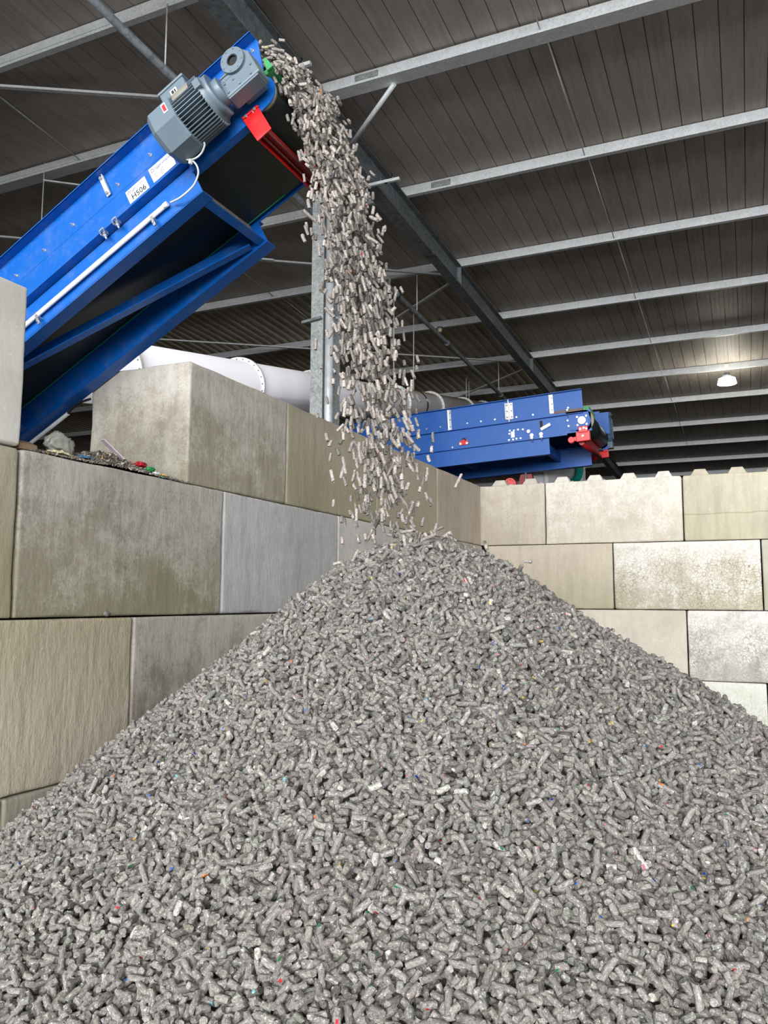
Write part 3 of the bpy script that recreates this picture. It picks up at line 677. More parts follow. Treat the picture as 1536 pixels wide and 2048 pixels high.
def curved(s0, s1, t0, t1, r, nm, mt, par):
    m_ = L(); K = 6; v = []
    for i in range(K+1):
        t = t0+(t1-t0)*i/K
        for s in (s0, s1):
            for rr in (r, r+.003): v.append((s, mc[0]+rr*math.cos(t), mc[1]+rr*math.sin(t)))
    fs = []
    for i in range(K):
        a = 4*i; b = 4*i+4
        fs += [(a+1, a+3, b+3, b+1), (a, b, b+2, a+2), (a, a+1, b+1, b), (a+2, b+2, b+3, a+3)]
    m_.add(v, fs+[(0, 2, 3, 1), (4*K, 4*K+1, 4*K+3, 4*K+2)]); return m_.build(nm, mt, par)
curved(-.425, -.325, PI-.55, PI-.15, .132, 'nameplate', 'plate', fin)
yk = mc[0]-.146*math.cos(PI/8)
L().box(-.492, -.466, yk-.0012, yk-.0004, mc[1]-.005, mc[1]+.048).build('warning_sticker', 'label', fc)
L().box(-.488, -.470, yk-.002, yk-.0012, mc[1]+.002, mc[1]+.041).build('sticker_print', 'redlabel', fc)
m = L(); m.box(-.30, -.262, mc[0]-.136, mc[0]-.10, mc[1]-.02, mc[1]+.03); m.build('lug', 'grey', gm, .003)
# conduit on the far stringer
tag(L().cyl((-3.9, YF+.06, -.600), (-2.371, YF+.06, -.600), .013, 12).build('conduit', 'cable'), 'grey conduit running under the far stringer of the near conveyor', 'conduit')
tag(L().tube(bez([(-2.38, YF+.06, -.600), (-2.32, YF+.06, -.588), (-2.25, YF+.06, -.592), (-2.17, YF+.06, -.618)]), .008, 10).build('black_hose', 'black'), 'short black hose end below the near conveyor beside the end block', 'hose')
for s0 in (-4.9,):
    q = HO+e1*s0+e3*-.56
    MB().box(q.x-.05, q.x+.05, YN+.02, YN+.10, 0, q.z+.05).build('leg', 'blue', cv); MB().box(q.x-.05, q.x+.05, YF-.09, YF-.01, 0, q.z+.05).build('leg', 'blue', cv)

# ------------------------------------------------------------------ far conveyor
A2 = math.radians(2.9); E1 = Vector((math.cos(A2), 0, math.sin(A2))); E3 = Vector((-math.sin(A2), 0, math.cos(A2)))
G = Matrix((E1, Vector((0, 1, 0)), E3)).transposed().to_4x4(); G.translation = Vector((1.044, 0, 4.645))
G2 = lambda: MB(G)
B0, B1 = 1.3, 2.75
fcv = thing('belt_conveyor', (-1.5, 2.0, 0), 'flatter darker blue belt conveyor behind the back wall, red scraper at its head', 'conveyor')
for nm, y0, y1, so in (('near_side_plate', B0, B0+.008, -1), ('far_side_plate', B1-.008, B1, 1)):
    m = G2(); m.box(-5.5, 0, y0, y1, -.335, 0); yy = B0 if so < 0 else B1
    a, b = sorted((yy, yy+so*.05)); m.box(-5.5, 0, a, b, -.008, 0); m.box(-5.5, 0, a, b, -.341, -.333)
    m.box(-5.5, -.24, y0, y1, -.622, -.335); m.box(-.24, .10, y0, y1, -.60, -.30)
    m.build(nm, 'blue2', fcv)
m = G2(); m.box(-5.5, -.50, B0+.01, B0+.018, -.86, -.622); m.box(-5.5, -.50, B0-.04, B0+.05, -.868, -.86); m.box(-5.5, -.24, B0-.03, B0, -.628, -.622); m.build('near_stringer', 'blue2', fcv)
m = G2(); m.box(-5.5, -.10, B1-.4, B1-.39, -.90, -.622); m.box(-5.5, -.10, B1-.45, B1-.35, -.908, -.90)
m.box(-5.5, -.10, B1-.45, B1-.35, -.63, -.622); m.build('far_stringer', 'blue2', fcv)
for s0 in (-.62, -1.9, -3.2, -4.5): G2().box(s0, s0+.06, B0+.02, B1-.4, -.80, -.66).build('cross_beam', 'blue2', fcv)
def strip(s0, n0, n1, w_=.05, hl=False):
    m = G2(); m.box(s0-w_/2, s0+w_/2, B0-.016, B0-.004, n0, n1); m.box(s0-w_/2, s0-w_/2+.006, B0-.04, B0-.004, n0, n1)
    o = m.build('joint_strip', 'white' if hl else 'steel', fcv)
    m = G2()
    for n_ in (n0+.05, (n0+n1)/2, n1-.05): m.cyl((s0+.008, B0-.022, n_), (s0+.008, B0-.016, n_), .010, 8)
    m.build('bolt', 'galvdark', o)
strip(-.43, -.29, -.02); strip(-1.95, -.33, -.02); strip(-2.86, -.33, -.02, .045)
m = G2(); m.box(-1.095, -.985, B0-.02, B0-.006, -.29, -.05); m.box(-1.095, -1.085, B0-.05, B0-.006, -.29, -.05); m.box(-1.050, -1.038, B0-.045, B0-.006, -.33, .0)
o = m.build('joint_plate', 'white', fcv)
m = G2()
for n_ in (-.08, -.17, -.26):
    for s0 in (-1.07, -1.005): m.cyl((s0, B0-.028, n_), (s0, B0-.02, n_), .009, 8)
m.build('bolt', 'galvdark', o)
bol = [(-.70, -.27), (-.92-.02, -.27), (-1.26, -.26), (-1.47, -.26), (-1.68, -.26), (-2.1, -.26), (-2.32, -.26), (-2.55, -.27), (-.215, -.27), (-.22, -.42), (-.21, -.50),
       (-.93, -.455), (-.99, -.46), (-1.05, -.455), (-1.06, -.50), (-1.07, -.59), (-1.01, -.59), (-.96, -.585), (-.90, -.585), (-.86, -.46), (-.03, -.62+.06), (-.20, -.24), (-3.0, -.27), (-1.93, -.59)]
for s0, n0 in bol: G2().cyl((s0, B0-.016, n0), (s0, B0, n0), .013, 8).build('bolt', 'steel', fcv)
G2().cyl((-.78, B0-.02, -.50), (-.78, B0, -.50), .026, 16).build('round_cap', 'white', fcv)
for s0 in (-.735, -.60):
    m = G2(); m.cyl((s0, B0-.03, -.565), (s0, B0, -.565), .026, 12); m.cyl((s0, B0-.02, -.66), (s0, B0-.02, -.55), .008, 8); m.box(s0-.02, s0+.02, B0-.035, B0, -.615, -.595); m.build('adjusting_clamp', 'steel', fcv)
G2().box(-1.04, -.985, B0-.008, B0-.001, -.56, -.47).build('label_plate', 'label', fcv)
G2().box(-.615, -.575, B0-.004, B0+.001, -.49, -.37).build('slot', 'black', fcv)
m = G2(); m.bar((-.60, B0-.02, -.50), (-.46, B0-.02, -.44), .03, .045); m.build('lever', 'galv', fcv)
m = G2(); m.cyl((-1.75, B0-.006, -.50), (-1.75, B0+.001, -.50), .032, 16); m.build('hole', 'black', fcv)
m = G2(); m.box(-1.82, -1.68, B0-.018, B0-.006, -.575, -.515); m.box(-1.77, -1.73, B0-.03, B0-.006, -.53, -.50); rb = m.build('red_stop', 'red', fcv)
for s0 in (-1.80, -1.70): G2().cyl((s0, B0-.026, -.555), (s0, B0-.018, -.555), .018, 8).build('bolt', 'steel', rb)
m = G2(); m.box(-.40, -.01, B0-.006, B0-.001, -.300, -.262); m.build('worn_strip', simple('brown_worn_steel', srgb(110, 92, 84), .7), fcv)
m = G2(); m.box(-.22, -.12, B0-.004, B0+.001, -.375, -.362); m.box(-.20, -.10, B0-.004, B0+.001, -.545, -.532); m.build('slot', 'black', fcv)
pc = (-.022, -.448)
m = G2(); m.cyl((pc[0], B0+.03, pc[1]), (pc[0], B1-.03, pc[1]), .145, 40); m.build('belt', 'belt', fcv)
m = G2(); m.ring((pc[0], B0+.0, pc[1]), (pc[0], B0+.03, pc[1]), .118, .158, 40); m.ring((pc[0], B1-.03, pc[1]), (pc[0], B1+.01, pc[1]), .09, .158, 40); m.build('pulley_rim', 'pulley', fcv)
m = G2(); m.cyl((pc[0], B0-.045, pc[1]), (pc[0], B0+.01, pc[1]), .055, 24); m.build('bearing_cap', 'white', fcv)
m = G2(); m.prism([(-.20, -.33), (.07, -.33), (.085, -.42), (.06, -.52), (-.02, -.57), (-.20, -.57)], B0-.014, B0-.002); bp = m.build('bearing_plate', 'blue2', fcv)
m = G2()
for a, b in ((-.085, -.39), (.04, -.39), (-.085, -.505), (.04, -.505)): m.cyl((a, B0-.026, b), (a, B0-.014, b), .014, 8)
m.build('bolt', 'steel', bp)
G2().box(-5.5, -.0, B0+.02, B1-.02, -.325, -.315).build('upper_belt_run', 'belt', fcv)
G2().box(.0, .08, B0+.01, B0+.5, -.36, -.25).build('green_rubber_lip', 'green', fcv)
m = G2(); m.box(.0, .10, B1-.03, B1+.05, -.62, -.05); m.box(-.12, .16, B1-.14, B1-.13, -.40, -.06); m.build('motor_mount', 'blue2', fcv)
for s0 in (-4.2, -5.3): MB().box(1.044+s0, 1.044+s0+.1, B0+.05, B0+.15, 0, 3.9).box(1.044+s0, 1.044+s0+.1, B1-.45, B1-.35, 0, 3.9).build('leg', 'blue2', fcv)
# its motor
fm = thing('gear_motor', (1.15, 2.85, 4.0), 'blue-grey upright motor on the far side of the flatter conveyor head', 'motor')
m = G2(); m.cyl((.10, B1+.02, -.50), (.10, B1+.02, -.10), .078, 24); m.cyl((.10, B1+.02, -.10), (.10, B1+.02, -.04), .096, 24, .08); hs = m.build('housing', 'bluegrey', fm)
m = G2()
for i in range(20):
    t = 2*PI*i/20; a = Vector((math.cos(t), math.sin(t), 0)); c_ = Vector((.10, B1+.02, 0))
    p_ = c_+a*.078; q_ = c_+a*.092
    m.bar((p_.x, p_.y, -.30), (q_.x, q_.y, -.30), .006, .30)
m.build('cooling_fin', 'bluegrey', hs)
G2().box(.02, .17, B1-.02, B1+.10, -.60, -.50).build('gearbox', 'bluegrey', fm)
# its red scraper
fs_ = thing('belt_scraper', (1.0, 2.0, 3.9), 'red belt scraper with jointed arms below the far conveyor pulley', 'scraper')
m = G2(); m.box(-.12, .07, B0-.03, B0+.05, -.74, -.60); m.box(-.08, .05, B0-.04, B0, -.62, -.53); nb = m.build('near_bracket', 'red', fs_, .008)
m = G2()
for a, b in ((-.05, -.57), (.0, -.56), (.035, -.575), (-.02, -.67)): m.cyl((a, B0-.055, b), (a, B0-.03, b), .014, 8)
m.build('bolt', 'steel', nb)
m = G2(); m.cyl((-.19, B0-.02, -.70), (-.19, B0+.06, -.70), .045, 16); m.bar((-.19, B0+.02, -.70), (-.08, B0+.02, -.68), .05, .06); m.build('pivot', 'red', fs_, .004)
m = G2(); m.cyl((-.06, B0+.05, -.74), (-.02, B1-.15, -.74), .038, 16); m.box(-.05, -.02, B0+.05, B1-.15, -.72, -.60); m.build('cross_bar', simple('deep_red_paint', srgb(150, 24, 30), .4), fs_)
m = G2(); m.box(-.13, .10, B1-.02, B1+.04, -.74, -.64); m.box(.02, .10, B1-.02, B1+.04, -.66, -.52); m.cyl((-.13, B1-.05, -.72), (-.13, B1+.06, -.72), .045, 16); m.build('far_bracket', 'red', fs_, .008)

# machinery glimpsed under the far conveyor
t = thing('drum_spout', (.2, 3.2, 0), 'white drum with a teal rim half hidden under the far conveyor', 'drum')
MB().cyl((-.15, 2.95, 3.70), (.44, 3.40, 3.89), .24, 40, .19).build('drum', 'duct', t)
MB().ring((.44, 3.40, 3.89), (.53, 3.475, 3.905), .18, .25, 40).build('rim', 'teal', t)
MB().ring((-.02, 3.055, 3.73), (.03, 3.095, 3.742), .235, .275, 40).build('collar', 'white', t)
MB().box(-.05, .30, 3.0, 3.3, 0, 3.55).build('stand', 'galvdark', t)
t = thing('flange_hub', (.02, 1.25, 0), 'small red bolted hub just above the corner studs', 'hub')
MB().cyl((.02, 1.25, 3.36), (.02, 1.32, 3.36), .085, 24).build('disc', 'red', t)
for i in range(8): MB().cyl((.02+.06*math.cos(i*PI/4), 1.235, 3.36+.06*math.sin(i*PI/4)), (.02+.06*math.cos(i*PI/4), 1.25, 3.36+.06*math.sin(i*PI/4)), .010, 6).build('bolt', 'galvdark', t)
MB().box(-.04, .08, 1.32, 1.42, 0, 3.36).build('stand', 'galvdark', t)
t = thing('machine_bracket', (.2, 1.4, 0), 'dark red machine bracket between the first two studs of the back wall', 'bracket')
MB().prism([(.09, 3.25), (.15, 3.50), (.31, 3.50), (.37, 3.25)], 1.35, 1.43).build('bracket', simple('dark_red_paint', srgb(120, 22, 26), .5), t)
MB().cyl((.23, 1.33, 3.28), (.23, 1.33, 3.52), .014, 10).build('spindle', 'steel', t)
MB().box(.17, .29, 1.43, 1.53, 0, 3.4).build('stand', 'galvdark', t)

# ------------------------------------------------------------------ scraps of waste on the ledge
def scrap(name, x, y, z, sx, sy, sz, mat, label, cat, seed, rot=0, n=14):
    """a crumpled sheet with thickness"""
    vs = []; fs = []
    for i in range(n+1):
        for j in range(n+1):
            a = (i/n-.5); b = (j/n-.5); q = Vector((a*3+seed, b*3, seed*.7))
            edge = 1-.25*abs(noise.noise(Vector((a*5, b*5, seed))))
            h = abs(noise.noise(q*1.3))*1.1+abs(noise.noise(q*3.1))*.5
            h *= max(.15, 1-(a*a+b*b)*2.2)
            X_ = a*sx*edge+noise.noise(q*2+Vector((9, 0, 0)))*.18*sx; Y_ = b*sy*edge+noise.noise(q*2+Vector((0, 9, 0)))*.18*sy
            c, s_ = math.cos(rot), math.sin(rot)
            vs.append((c*X_-s_*Y_, s_*X_+c*Y_, h*sz))
    for i in range(n):
        for j in range(n): fs.append((i*(n+1)+j, (i+1)*(n+1)+j, (i+1)*(n+1)+j+1, i*(n+1)+j+1))
    me = bpy.data.meshes.new(name); me.from_pydata(vs, [], fs); me.materials.append(MT[mat] if isinstance(mat, str) else mat)
    o = bpy.data.objects.new(name, me); C.objects.link(o); o.location = (x, y, z)
    md = o.modifiers.new('thick', 'SOLIDIFY'); md.thickness = .002
    return tag(o, label, cat)
zt = Z3
film = Mat('clear_film', .25, 0, .5); film.col(srgb(172, 172, 162)); film.b.inputs['Transmission Weight'].default_value = .15
def crumple(name, c, r, mat, label, cat, seed):
    import bmesh
    bm = bmesh.new(); bmesh.ops.create_icosphere(bm, subdivisions=4, radius=1)
    for v in bm.verts:
        p = v.co.copy(); k = 1-.42*abs(noise.noise(p*1.5+Vector((seed, 0, 0))))*2-.10*abs(noise.noise(p*3.6+Vector((0, seed, 0))))*2
        v.co = Vector((p.x*r[0], p.y*r[1], p.z*r[2]))*k
    me = bpy.data.meshes.new(name); bm.to_mesh(me); bm.free(); me.materials.append(mat); me.polygons.foreach_set('use_smooth', [True]*len(me.polygons))
    o = bpy.data.objects.new(name, me); C.objects.link(o); o.location = c; return tag(o, label, cat)
crumple('plastic_bag', (-.17, -6.82, zt+.085), (.055, .10, .085), film.m, 'crumpled pale plastic bag lying under the near conveyor', 'bag', 3.1)
scrap('foil_scrap', -.085, -6.735, zt+.022, .07, .11, .045, simple('blue_film', srgb(60, 100, 130), .5), 'dull blue scrap of foil in front of the plastic bag', 'scrap', 2.1)
crumple('plaster_chip', (.008, -6.62, 1.628), (.006, .026, .017), MT['dust'], 'small pale chip stuck in the joint under the brown-grey block', 'chip', 8.8)
m = MB(); m.bar((-.13, -6.56, zt+.165), (-.10, -6.43, zt+.075), .035, .005)
tag(m.build('paper_strip', simple('pale_pink_paper', srgb(226, 208, 218), .6)), 'pale printed strip leaning among the waste beside the end block', 'strip')
crumple('red_wrapper', (-.085, -6.30, zt+.064), (.03, .048, .020), simple('red_film', srgb(170, 22, 36), .4), 'small red wrapper on the ledge', 'wrapper', 3.7)
crumple('green_wrapper', (-.06, -6.245, zt+.042), (.026, .038, .018), simple('green_film', srgb(30, 130, 66), .35), 'small green wrapper right of the red one', 'wrapper', 4.4)
crumple('white_wrapper', (-.045, -6.21, zt+.023), (.022, .040, .013), MT['white'], 'small white crumpled wrapper below the green one', 'wrapper', 5.2)
scrap('yellow_scrap', -.035, -6.165, zt+.016, .03, .035, .022, simple('orange_yellow', srgb(226, 170, 60), .5), 'tiny orange-yellow scrap on the ledge edge', 'scrap', 6.1)
MB_ = MB(); MB_.prism([(-.20, zt), (-.03, zt), (-.035, zt+.03), (-.08, zt+.05), (-.18, zt+.045)], -7.19, -7.08); tag(MB_.build('cardboard_piece', simple('brown_board', srgb(132, 110, 88), .9), bevel=.006), 'brown board-like lump beside the pale end block', 'cardboard')
scrap('yellow_film', -.06, -6.93, zt+.016, .07, .14, .03, simple('cream_film', srgb(196, 190, 150), .6), 'pale cream film fragments near the left end of the ledge', 'scrap', 7.3)
# fine shredded waste around them
def debris():
    vs = []; fs = []; cols = []
    pal = [srgb(120, 108, 94), srgb(96, 86, 76), srgb(150, 138, 120), srgb(84, 80, 78), srgb(180, 176, 166), srgb(110, 100, 96)]
    rs = random.Random(5)
    def height(x, y):
        g = float(np.interp(y, [-7.15, -7.0, -6.85, -6.72, -6.6, -6.48, -6.35, -6.22, -6.1, -5.98], [.012, .035, .030, .045, .095, .100, .075, .050, .045, .030]))*max(.08, min(1, -x/.12))
        return zt-.004+g
    nx, ny = 22, 40; base = len(vs)
    for i in range(nx+1):
        for j in range(ny+1):
            x = -.78+.75*i/nx; y = -7.14+1.14*j/ny
            h = height(x, y)+noise.noise(Vector((x*14, y*14, 0)))*.010*min(1, (-x)/.1)
            vs.append((x, y, max(zt-.006, h-.004)))
    for i in range(nx):
        for j in range(ny):
            fs.append((i*(ny+1)+j, (i+1)*(ny+1)+j, (i+1)*(ny+1)+j+1, i*(ny+1)+j+1)); cols.append(pal[1])
    for k in range(4200):
        y = rs.uniform(-7.12, -5.98); x = -abs(rs.gauss(0, .2))-.012
        if x < -.75: continue
        if y > -6.1 and x < -.5: continue
        z = height(x, y); s = rs.uniform(.003, .009)*(1.6 if rs.random() < .1 else 1); b = len(vs)
        d = Vector((rs.gauss(0, 1), rs.gauss(0, 1), rs.gauss(0, .5))).normalized(); e = d.cross(Vector((rs.gauss(0, 1), rs.gauss(0, 1), 1))).normalized(); f = d.cross(e)
        c_ = Vector((x, y, z+s*.3))
        for q in (d*s*1.5, -d*s*1.5, e*s*.7, -e*s*.7, f*s*.35, -f*s*.35): vs.append(tuple(c_+q))
        for q in ((0, 2, 4), (2, 1, 4), (1, 3, 4), (3, 0, 4), (2, 0, 5), (1, 2, 5), (3, 1, 5), (0, 3, 5)): fs.append(tuple(b+i for i in q))
        c = rs.choice(pal)
        if rs.random() < .05: c = rs.choice([srgb(190, 40, 50), srgb(60, 110, 160), srgb(230, 230, 225), srgb(220, 180, 80), srgb(60, 150, 90)])
        cols += [c]*8
    me = bpy.data.meshes.new('shredded_waste'); me.from_pydata([Vector(v_)-Vector((-.4, -6.55, zt)) for v_ in vs], [], fs)
    at = me.attributes.new('tint', 'FLOAT_COLOR', 'FACE'); at.data.foreach_set('color', np.array(cols, np.float32).ravel())
    mt = Mat('shredded_waste', .9); a = mt.n('ShaderNodeAttribute', attribute_name='tint'); mt.col(a.outputs['Color']); me.materials.append(mt.m)
    o = bpy.data.objects.new('shredded_waste', me); C.objects.link(o); o.location = (-.4, -6.55, zt)
    tag(o, 'fine shredded waste lying on the block ledge under the near conveyor', 'waste', kind='stuff')
debris()

# ------------------------------------------------------------------ pellets
AX, AY, AZ = 1.634, -6.35, 1.985
def heap_z(X, Y):
    dx = X-AX; dy = Y-AY; R = np.hypot(dx, dy); th = np.arctan2(dy, dx)
    ss = .772*(1-.105*np.cos(th-.3)); d = np.sqrt(R*R+.27*.27)-.27
    Z = AZ-ss*d*(1-.12*np.clip((d-1.2)/2, 0, 1))
    Z += .020*np.sin(5*th+1)*np.clip(R, 0, 1)+.012*np.sin(X*7+Y*3)+.010*np.sin(Y*9-X*4+1.3)
    return Z
def pel_mat():
    m = Mat('fibrous_pellet', .6, 0, .35)
    a = m.n('ShaderNodeAttribute', attribute_name='local'); t = m.n('ShaderNodeAttribute', attribute_name='tint')
    f = m.noise(a.outputs['Vector'], 190, 3, .65); g = m.noise(a.outputs['Vector'], 520, 2, .6)
    s_ = m.math('ADD', m.math('MULTIPLY', f, .62), m.math('MULTIPLY', g, .38))
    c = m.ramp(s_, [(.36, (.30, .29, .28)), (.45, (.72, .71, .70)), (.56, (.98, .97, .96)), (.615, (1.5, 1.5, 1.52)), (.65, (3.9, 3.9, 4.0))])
    m.col(m.mix(1.0, t.outputs['Color'], c, 'MULTIPLY')); m.bump(s_, .8, .005); return m.m
def falling_mat(): return MT['pellet']
MT['pellet'] = pel_mat()
def pellet_proto(sides, rings, rg):
    """unit pellet along z: radius 1, half length 1; returns verts, quads/tris as quads"""
    vs = []; L_ = np.linspace(-1, 1, rings)
    for k, z in enumerate(L_):
        e = .93 if k in (0, rings-1) else 1
        for i in range(sides):
            t = 2*PI*i/sides+.2*k; r = e*(1+rg.normal()*.075)
            vs.append((r*math.cos(t), r*math.sin(t), z+(rg.normal()*.06 if k in (0, rings-1) else 0)))
    fs = []
    for k in range(rings-1):
        for i in range(sides): fs.append((k*sides+i, k*sides+(i+1) % sides, (k+1)*sides+(i+1) % sides, (k+1)*sides+i))
    t0 = len(vs); vs += [tuple(q) for q in vs[:sides]]+[tuple(q) for q in vs[(rings-1)*sides:rings*sides]]
    vs.append((0, 0, -.94+rg.normal()*.05)); vs.append((0, 0, .94+rg.normal()*.05)); b = t0+2*sides
    for i in range(0, sides, 2):
        fs.append((b, t0+(i+2) % sides, t0+i+1, t0+i)); t = t0+sides; fs.append((b+1, t+i, t+i+1, t+(i+2) % sides))
    return np.array(vs, np.float64), np.array(fs, np.int64)
PR = [pellet_proto(8, 5, np.random.default_rng(k)) for k in range(10)]
ACC = [np.array(srgb(*c)[:3]) for c in ((200, 40, 44), (50, 110, 190), (30, 60, 150), (60, 130, 90), (225, 190, 80), (235, 235, 235), (235, 235, 235), (220, 120, 60), (190, 120, 150), (120, 190, 200))]
def gen(Cn, D, rad, hl, tint, rs):
    """bake pellets into big arrays"""
    n = len(Cn); d = D/np.linalg.norm(D, axis=1)[:, None]
    h = rs.normal(size=(n, 3)); a = np.cross(d, h); a /= np.linalg.norm(a, axis=1)[:, None]; b = np.cross(d, a)
    V = []; Fc = []; LC = []; TI = []; off = 0; pid = rs.integers(0, len(PR), n); off3 = rs.uniform(0, 3, (n, 3))
    for k, (pv, pf) in enumerate(PR):
        I = np.where(pid == k)[0]
        if not len(I): continue
        bend = rs.normal(size=(len(I), 1))*.12*(1-pv[None, :, 2]**2)
        X_ = (pv[None, :, 0]+bend)*rad[I, None]; Y_ = pv[None, :, 1]*rad[I, None]; Z_ = pv[None, :, 2]*hl[I, None]
        W = Cn[I, None, :]+X_[..., None]*a[I, None, :]+Y_[..., None]*b[I, None, :]+Z_[..., None]*d[I, None, :]
        V.append(W.reshape(-1, 3)); m_ = len(pv)
        Fc.append((pf[None]+(np.arange(len(I))*m_)[:, None, None]+off).reshape(-1, 4)); off += len(I)*m_
        LC.append((np.stack([X_, Y_, Z_*.6], -1)+off3[I, None, :]).reshape(-1, 3))
        tf = np.repeat(tint[I][:, None, :], len(pf), 1)
        acc = rs.random((len(I), len(pf))) < .0032
        w_ = np.argwhere(acc)
        for i, j in w_: tf[i, j] = ACC[rs.integers(len(ACC))]*.8
        TI.append(np.concatenate([tf.reshape(-1, 3), np.ones((len(I)*len(pf), 1))], 1))
    return np.concatenate(V), np.concatenate(Fc), np.concatenate(LC), np.concatenate(TI)
def bake(name, V, Fc, LC, TI, origin, mats, extra=None):
    me = bpy.data.meshes.new(name); nb = 0
    if extra is not None:
        ev, ef = extra; Fc = np.concatenate([Fc, ef+len(V)]); nb = len(ef)
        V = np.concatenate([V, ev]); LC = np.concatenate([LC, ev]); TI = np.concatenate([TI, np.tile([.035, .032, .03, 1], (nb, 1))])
    V = V-np.array(origin)
    me.vertices.add(len(V)); me.vertices.foreach_set('co', V.astype(np.float32).ravel())
    me.loops.add(len(Fc)*4); me.loops.foreach_set('vertex_index', Fc.astype(np.int32).ravel())
    me.polygons.add(len(Fc)); me.polygons.foreach_set('loop_start', np.arange(0, len(Fc)*4, 4, dtype=np.int32)); me.polygons.foreach_set('loop_total', np.full(len(Fc), 4, np.int32))
    me.update(calc_edges=True)
    at = me.attributes.new('local', 'FLOAT_VECTOR', 'POINT'); at.data.foreach_set('vector', LC.astype(np.float32).ravel())
    at = me.attributes.new('tint', 'FLOAT_COLOR', 'FACE'); at.data.foreach_set('color', TI.astype(np.float32).ravel())
    me.polygons.foreach_set('use_smooth', np.ones(len(Fc), bool))
    me.materials.append(mats)
    o = bpy.data.objects.new(name, me); C.objects.link(o); o.location = origin; return o
rs = np.random.default_rng(3)
# candidate positions over the heap, several jittered layers
def scatter(cell, dz, seed):
    r = np.random.default_rng(seed)
    xs = np.arange(.02, 5.2, cell); ys = np.arange(-9.7, -3.2, cell)
    X, Y = np.meshgrid(xs, ys); X = (X+r.uniform(-.5, .5, X.shape)*cell).ravel(); Y = (Y+r.uniform(-.5, .5, Y.shape)*cell).ravel()
    Z = heap_z(X, Y); e = .02; gx = (heap_z(X+e, Y)-Z)/e; gy = (heap_z(X, Y+e)-Z)/e
    k = (Z > .0) & (X > .012)
    X, Y, Z, gx, gy = X[k], Y[k], Z[k], gx[k], gy[k]
    N = np.stack([-gx, -gy, np.ones_like(gx)], -1); N /= np.linalg.norm(N, axis=1)[:, None]
    P = np.stack([X, Y, Z], -1)
    view = np.array(CAM)-P; dist = np.linalg.norm(view, axis=1); fac = (view*N).sum(1)/dist
    keep = (fac > -.12) | (r.random(len(P)) < .35)
    P, N = P[keep], N[keep]
    P = P+N*(dz+r.normal(size=(len(P), 1))*.006)
    T = r.normal(size=P.shape); T -= (T*N).sum(1)[:, None]*N; T /= np.linalg.norm(T, axis=1)[:, None]
    D = T+N*r.normal(size=(len(P), 1))*.60
    return P, D, N
LAY = [scatter(.0215, -.015, 1), scatter(.0245, .0, 2), scatter(.033, .010, 4)]
P = np.concatenate([l_[0] for l_ in LAY]); D = np.concatenate([l_[1] for l_ in LAY]); NN = np.concatenate([l_[2] for l_ in LAY]); layer = np.concatenate([np.full(len(l_[0]), i) for i, l_ in enumerate(LAY)])
n = len(P); rad = rs.uniform(.0082, .0108, n); hl = np.clip(rs.lognormal(math.log(.0172), .34, n), .010, .034)
# keep every pellet on the inner side of the left wall
P[:, 0] = np.maximum(P[:, 0], .012)
ext = np.abs(D[:, 0]/np.linalg.norm(D, axis=1))*hl+rad
P[:, 0] = np.maximum(P[:, 0], ext+.004)
g = rs.normal(1, .13, n)[:, None]*np.array([[.232, .218, .200]])*(1+rs.normal(0, .02, (n, 3)))
sp = rs.random(n); g[sp < .02] = g[sp < .02]*1.8; g[sp > .965] *= .5
tint = np.clip(g, .03, .9)
print('pellets', n)
# the 300 largest in the picture
cv_ = P-np.array(CAM); zc = cv_@np.array(fw); uu = 768+F*(cv_@np.array(rt))/zc; vv = 1024-F*(cv_@np.array(up))/zc
inside = (uu > 12) & (uu < 1524) & (vv < 2036) & (zc > .3) & (layer == 2)
score = np.where(inside, rad*hl/zc**2, -1)
# only pellets that nothing in front of them covers: no neighbour nearer to the camera within a pellet radius on screen
cand = np.argsort(-score)[:900]; chosen = []
near = np.where((uu > -20) & (uu < 1560) & (vv > 1500) & (vv < 2080) & (zc > 0))[0]
for i in cand:
    d2 = (uu[near]-uu[i])**2+(vv[near]-vv[i])**2
    cover = ((d2 < 8**2) & (np.linalg.norm(cv_[near], axis=1) < np.linalg.norm(cv_[i])-.006)).sum()
    if cover == 0: chosen.append(i)
    if len(chosen) == 300: break
chosen = np.array(chosen); rest = np.setdiff1d(np.arange(n), chosen)
# core of the heap below the pellets
nx, ny = 150, 190
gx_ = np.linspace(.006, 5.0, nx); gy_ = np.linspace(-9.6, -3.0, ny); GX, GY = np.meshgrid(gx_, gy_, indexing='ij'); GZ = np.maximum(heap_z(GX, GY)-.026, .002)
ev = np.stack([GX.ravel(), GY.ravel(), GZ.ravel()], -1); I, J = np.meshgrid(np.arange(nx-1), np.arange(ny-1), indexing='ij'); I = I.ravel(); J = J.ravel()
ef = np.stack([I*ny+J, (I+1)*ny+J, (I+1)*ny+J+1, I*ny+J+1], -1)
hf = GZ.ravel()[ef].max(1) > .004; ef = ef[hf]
V, Fc, LC, TI = gen(P[rest], D[rest], rad[rest], hl[rest], tint[rest], rs)
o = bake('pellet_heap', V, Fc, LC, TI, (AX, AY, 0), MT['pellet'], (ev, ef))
tag(o, 'tall cone-shaped heap of short grey-brown fuel pellets filling the bay', 'pellet heap', kind='stuff')
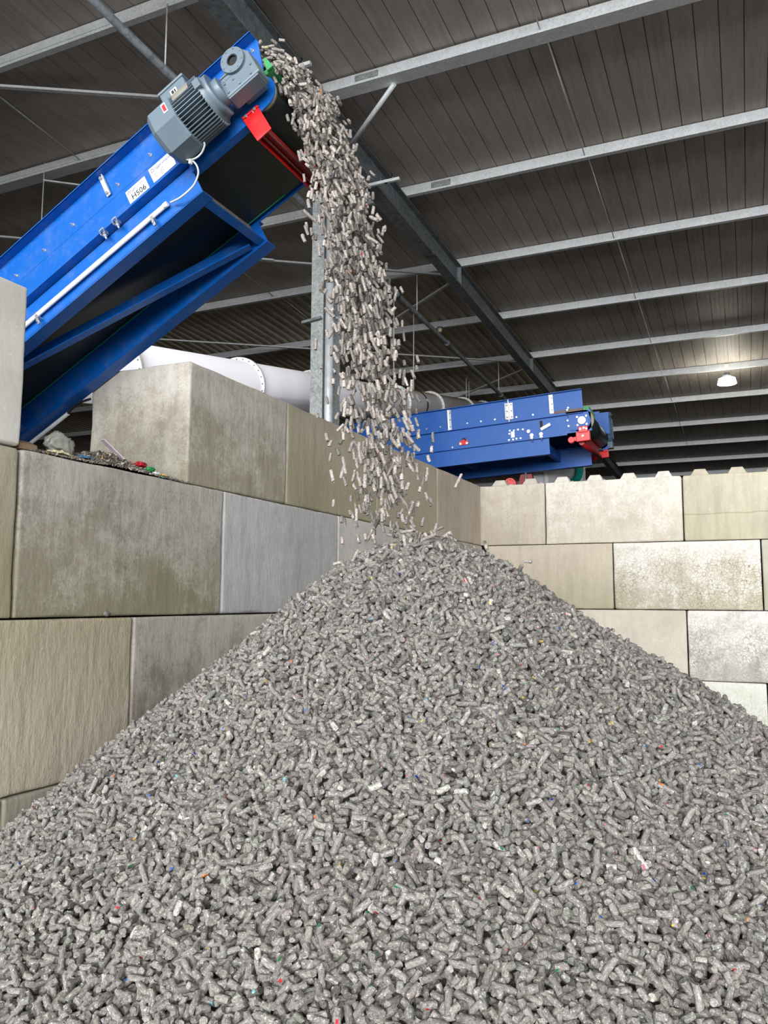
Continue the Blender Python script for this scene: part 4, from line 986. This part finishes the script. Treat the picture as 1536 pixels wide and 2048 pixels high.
# individual pellets at the foot of the picture
protos = []
for k in range(14):
    r = np.random.default_rng(100+k)
    V, Fc, LC, TI = gen(np.zeros((1, 3)), np.array([[0, 0, 1.]]), np.array([.0096]), np.array([.022]), np.array([[.232, .218, .200]])*r.uniform(.85, 1.2), r)
    if k in (3, 7, 11): TI[r.integers(0, 30, 3), :3] = ACC[k % 7]*.8
    po = bake('fuel_pellet', V, Fc, LC, TI, (0, 0, 0), MT['pellet']); protos.append(po)
for q, i in enumerate(chosen):
    k = q % len(protos); o = protos[k] if q < len(protos) else protos[k].copy()
    if q >= len(protos): C.objects.link(o)
    dirv = Vector(D[i]).normalized(); o.location = P[i]; o.rotation_mode = 'QUATERNION'
    o.rotation_quaternion = dirv.to_track_quat('Z', 'Y'); o.scale = (rad[i]/.0096, rad[i]/.0096, hl[i]/.022)
    tag(o, 'short grey-brown fuel pellet lying on the near foot of the heap', 'pellet', 'nearest fuel pellets on the heap')
# falling stream
def stream(nf, seed):
    r = np.random.default_rng(seed)
    T = -.10+.84*r.random(nf)**1.25; Vv = np.clip(r.normal(1.0, .13, nf), .72, 1.35); y0 = -6.38+np.clip(r.normal(0, .13, nf), -.26, .26)
    dn = r.uniform(0, .19, nf)
    x0 = .860; z0 = 4.30+dn
    tt = np.maximum(T, 0); x = x0+.881*Vv*tt+np.minimum(T, 0)*.9+r.normal(0, .010+.03*tt, nf); z = z0+.4726*Vv*tt-4.9*tt*tt+np.minimum(T, 0)*.47+r.normal(0, .03, nf)
    y = y0+(AY-y0)*.12*tt/.7+r.normal(0, .012+.04*tt, nf)
    P_ = np.stack([x, y, z], -1); vel = np.stack([.881*Vv, r.normal(0, .12, nf), .4726*Vv-9.8*tt], -1); vel /= np.linalg.norm(vel, axis=1)[:, None]
    D_ = vel+r.normal(0, .28, (nf, 3))
    ok = z > heap_z(x, y)+.01
    return P_[ok], D_[ok]
Pf, Df = stream(4300, 21)
# a few pellets bouncing and rolling over the top of the heap
r = np.random.default_rng(8); nb_ = 90
th = r.uniform(0, 2*PI, nb_); R_ = np.abs(r.normal(0, .45, nb_)); bx = AX+R_*np.cos(th); by = AY+R_*np.sin(th)
Pb = np.stack([bx, by, heap_z(bx, by)+.015+np.abs(r.normal(0, .035, nb_))], -1); Pb = Pb[Pb[:, 0] > .05]
Pf = np.concatenate([Pf, Pb]); Df = np.concatenate([Df, r.normal(size=Pb.shape)])
nf = len(Pf); rf = r.uniform(.0070, .0098, nf); hf_ = np.clip(r.lognormal(math.log(.021), .3, nf), .012, .040)
tf = np.clip(r.normal(1.0, .28, nf)[:, None]*np.array([[.32, .288, .262]]), .05, .9)
V, Fc, LC, TI = gen(Pf, Df, rf, hf_, tf, r)
o = bake('falling_pellets', V, Fc, LC, TI, (1.3, -6.36, 2.0), MT['pellet'])
tag(o, 'curving stream of pellets falling from the conveyor head to the heap top', 'falling pellets', kind='stuff')
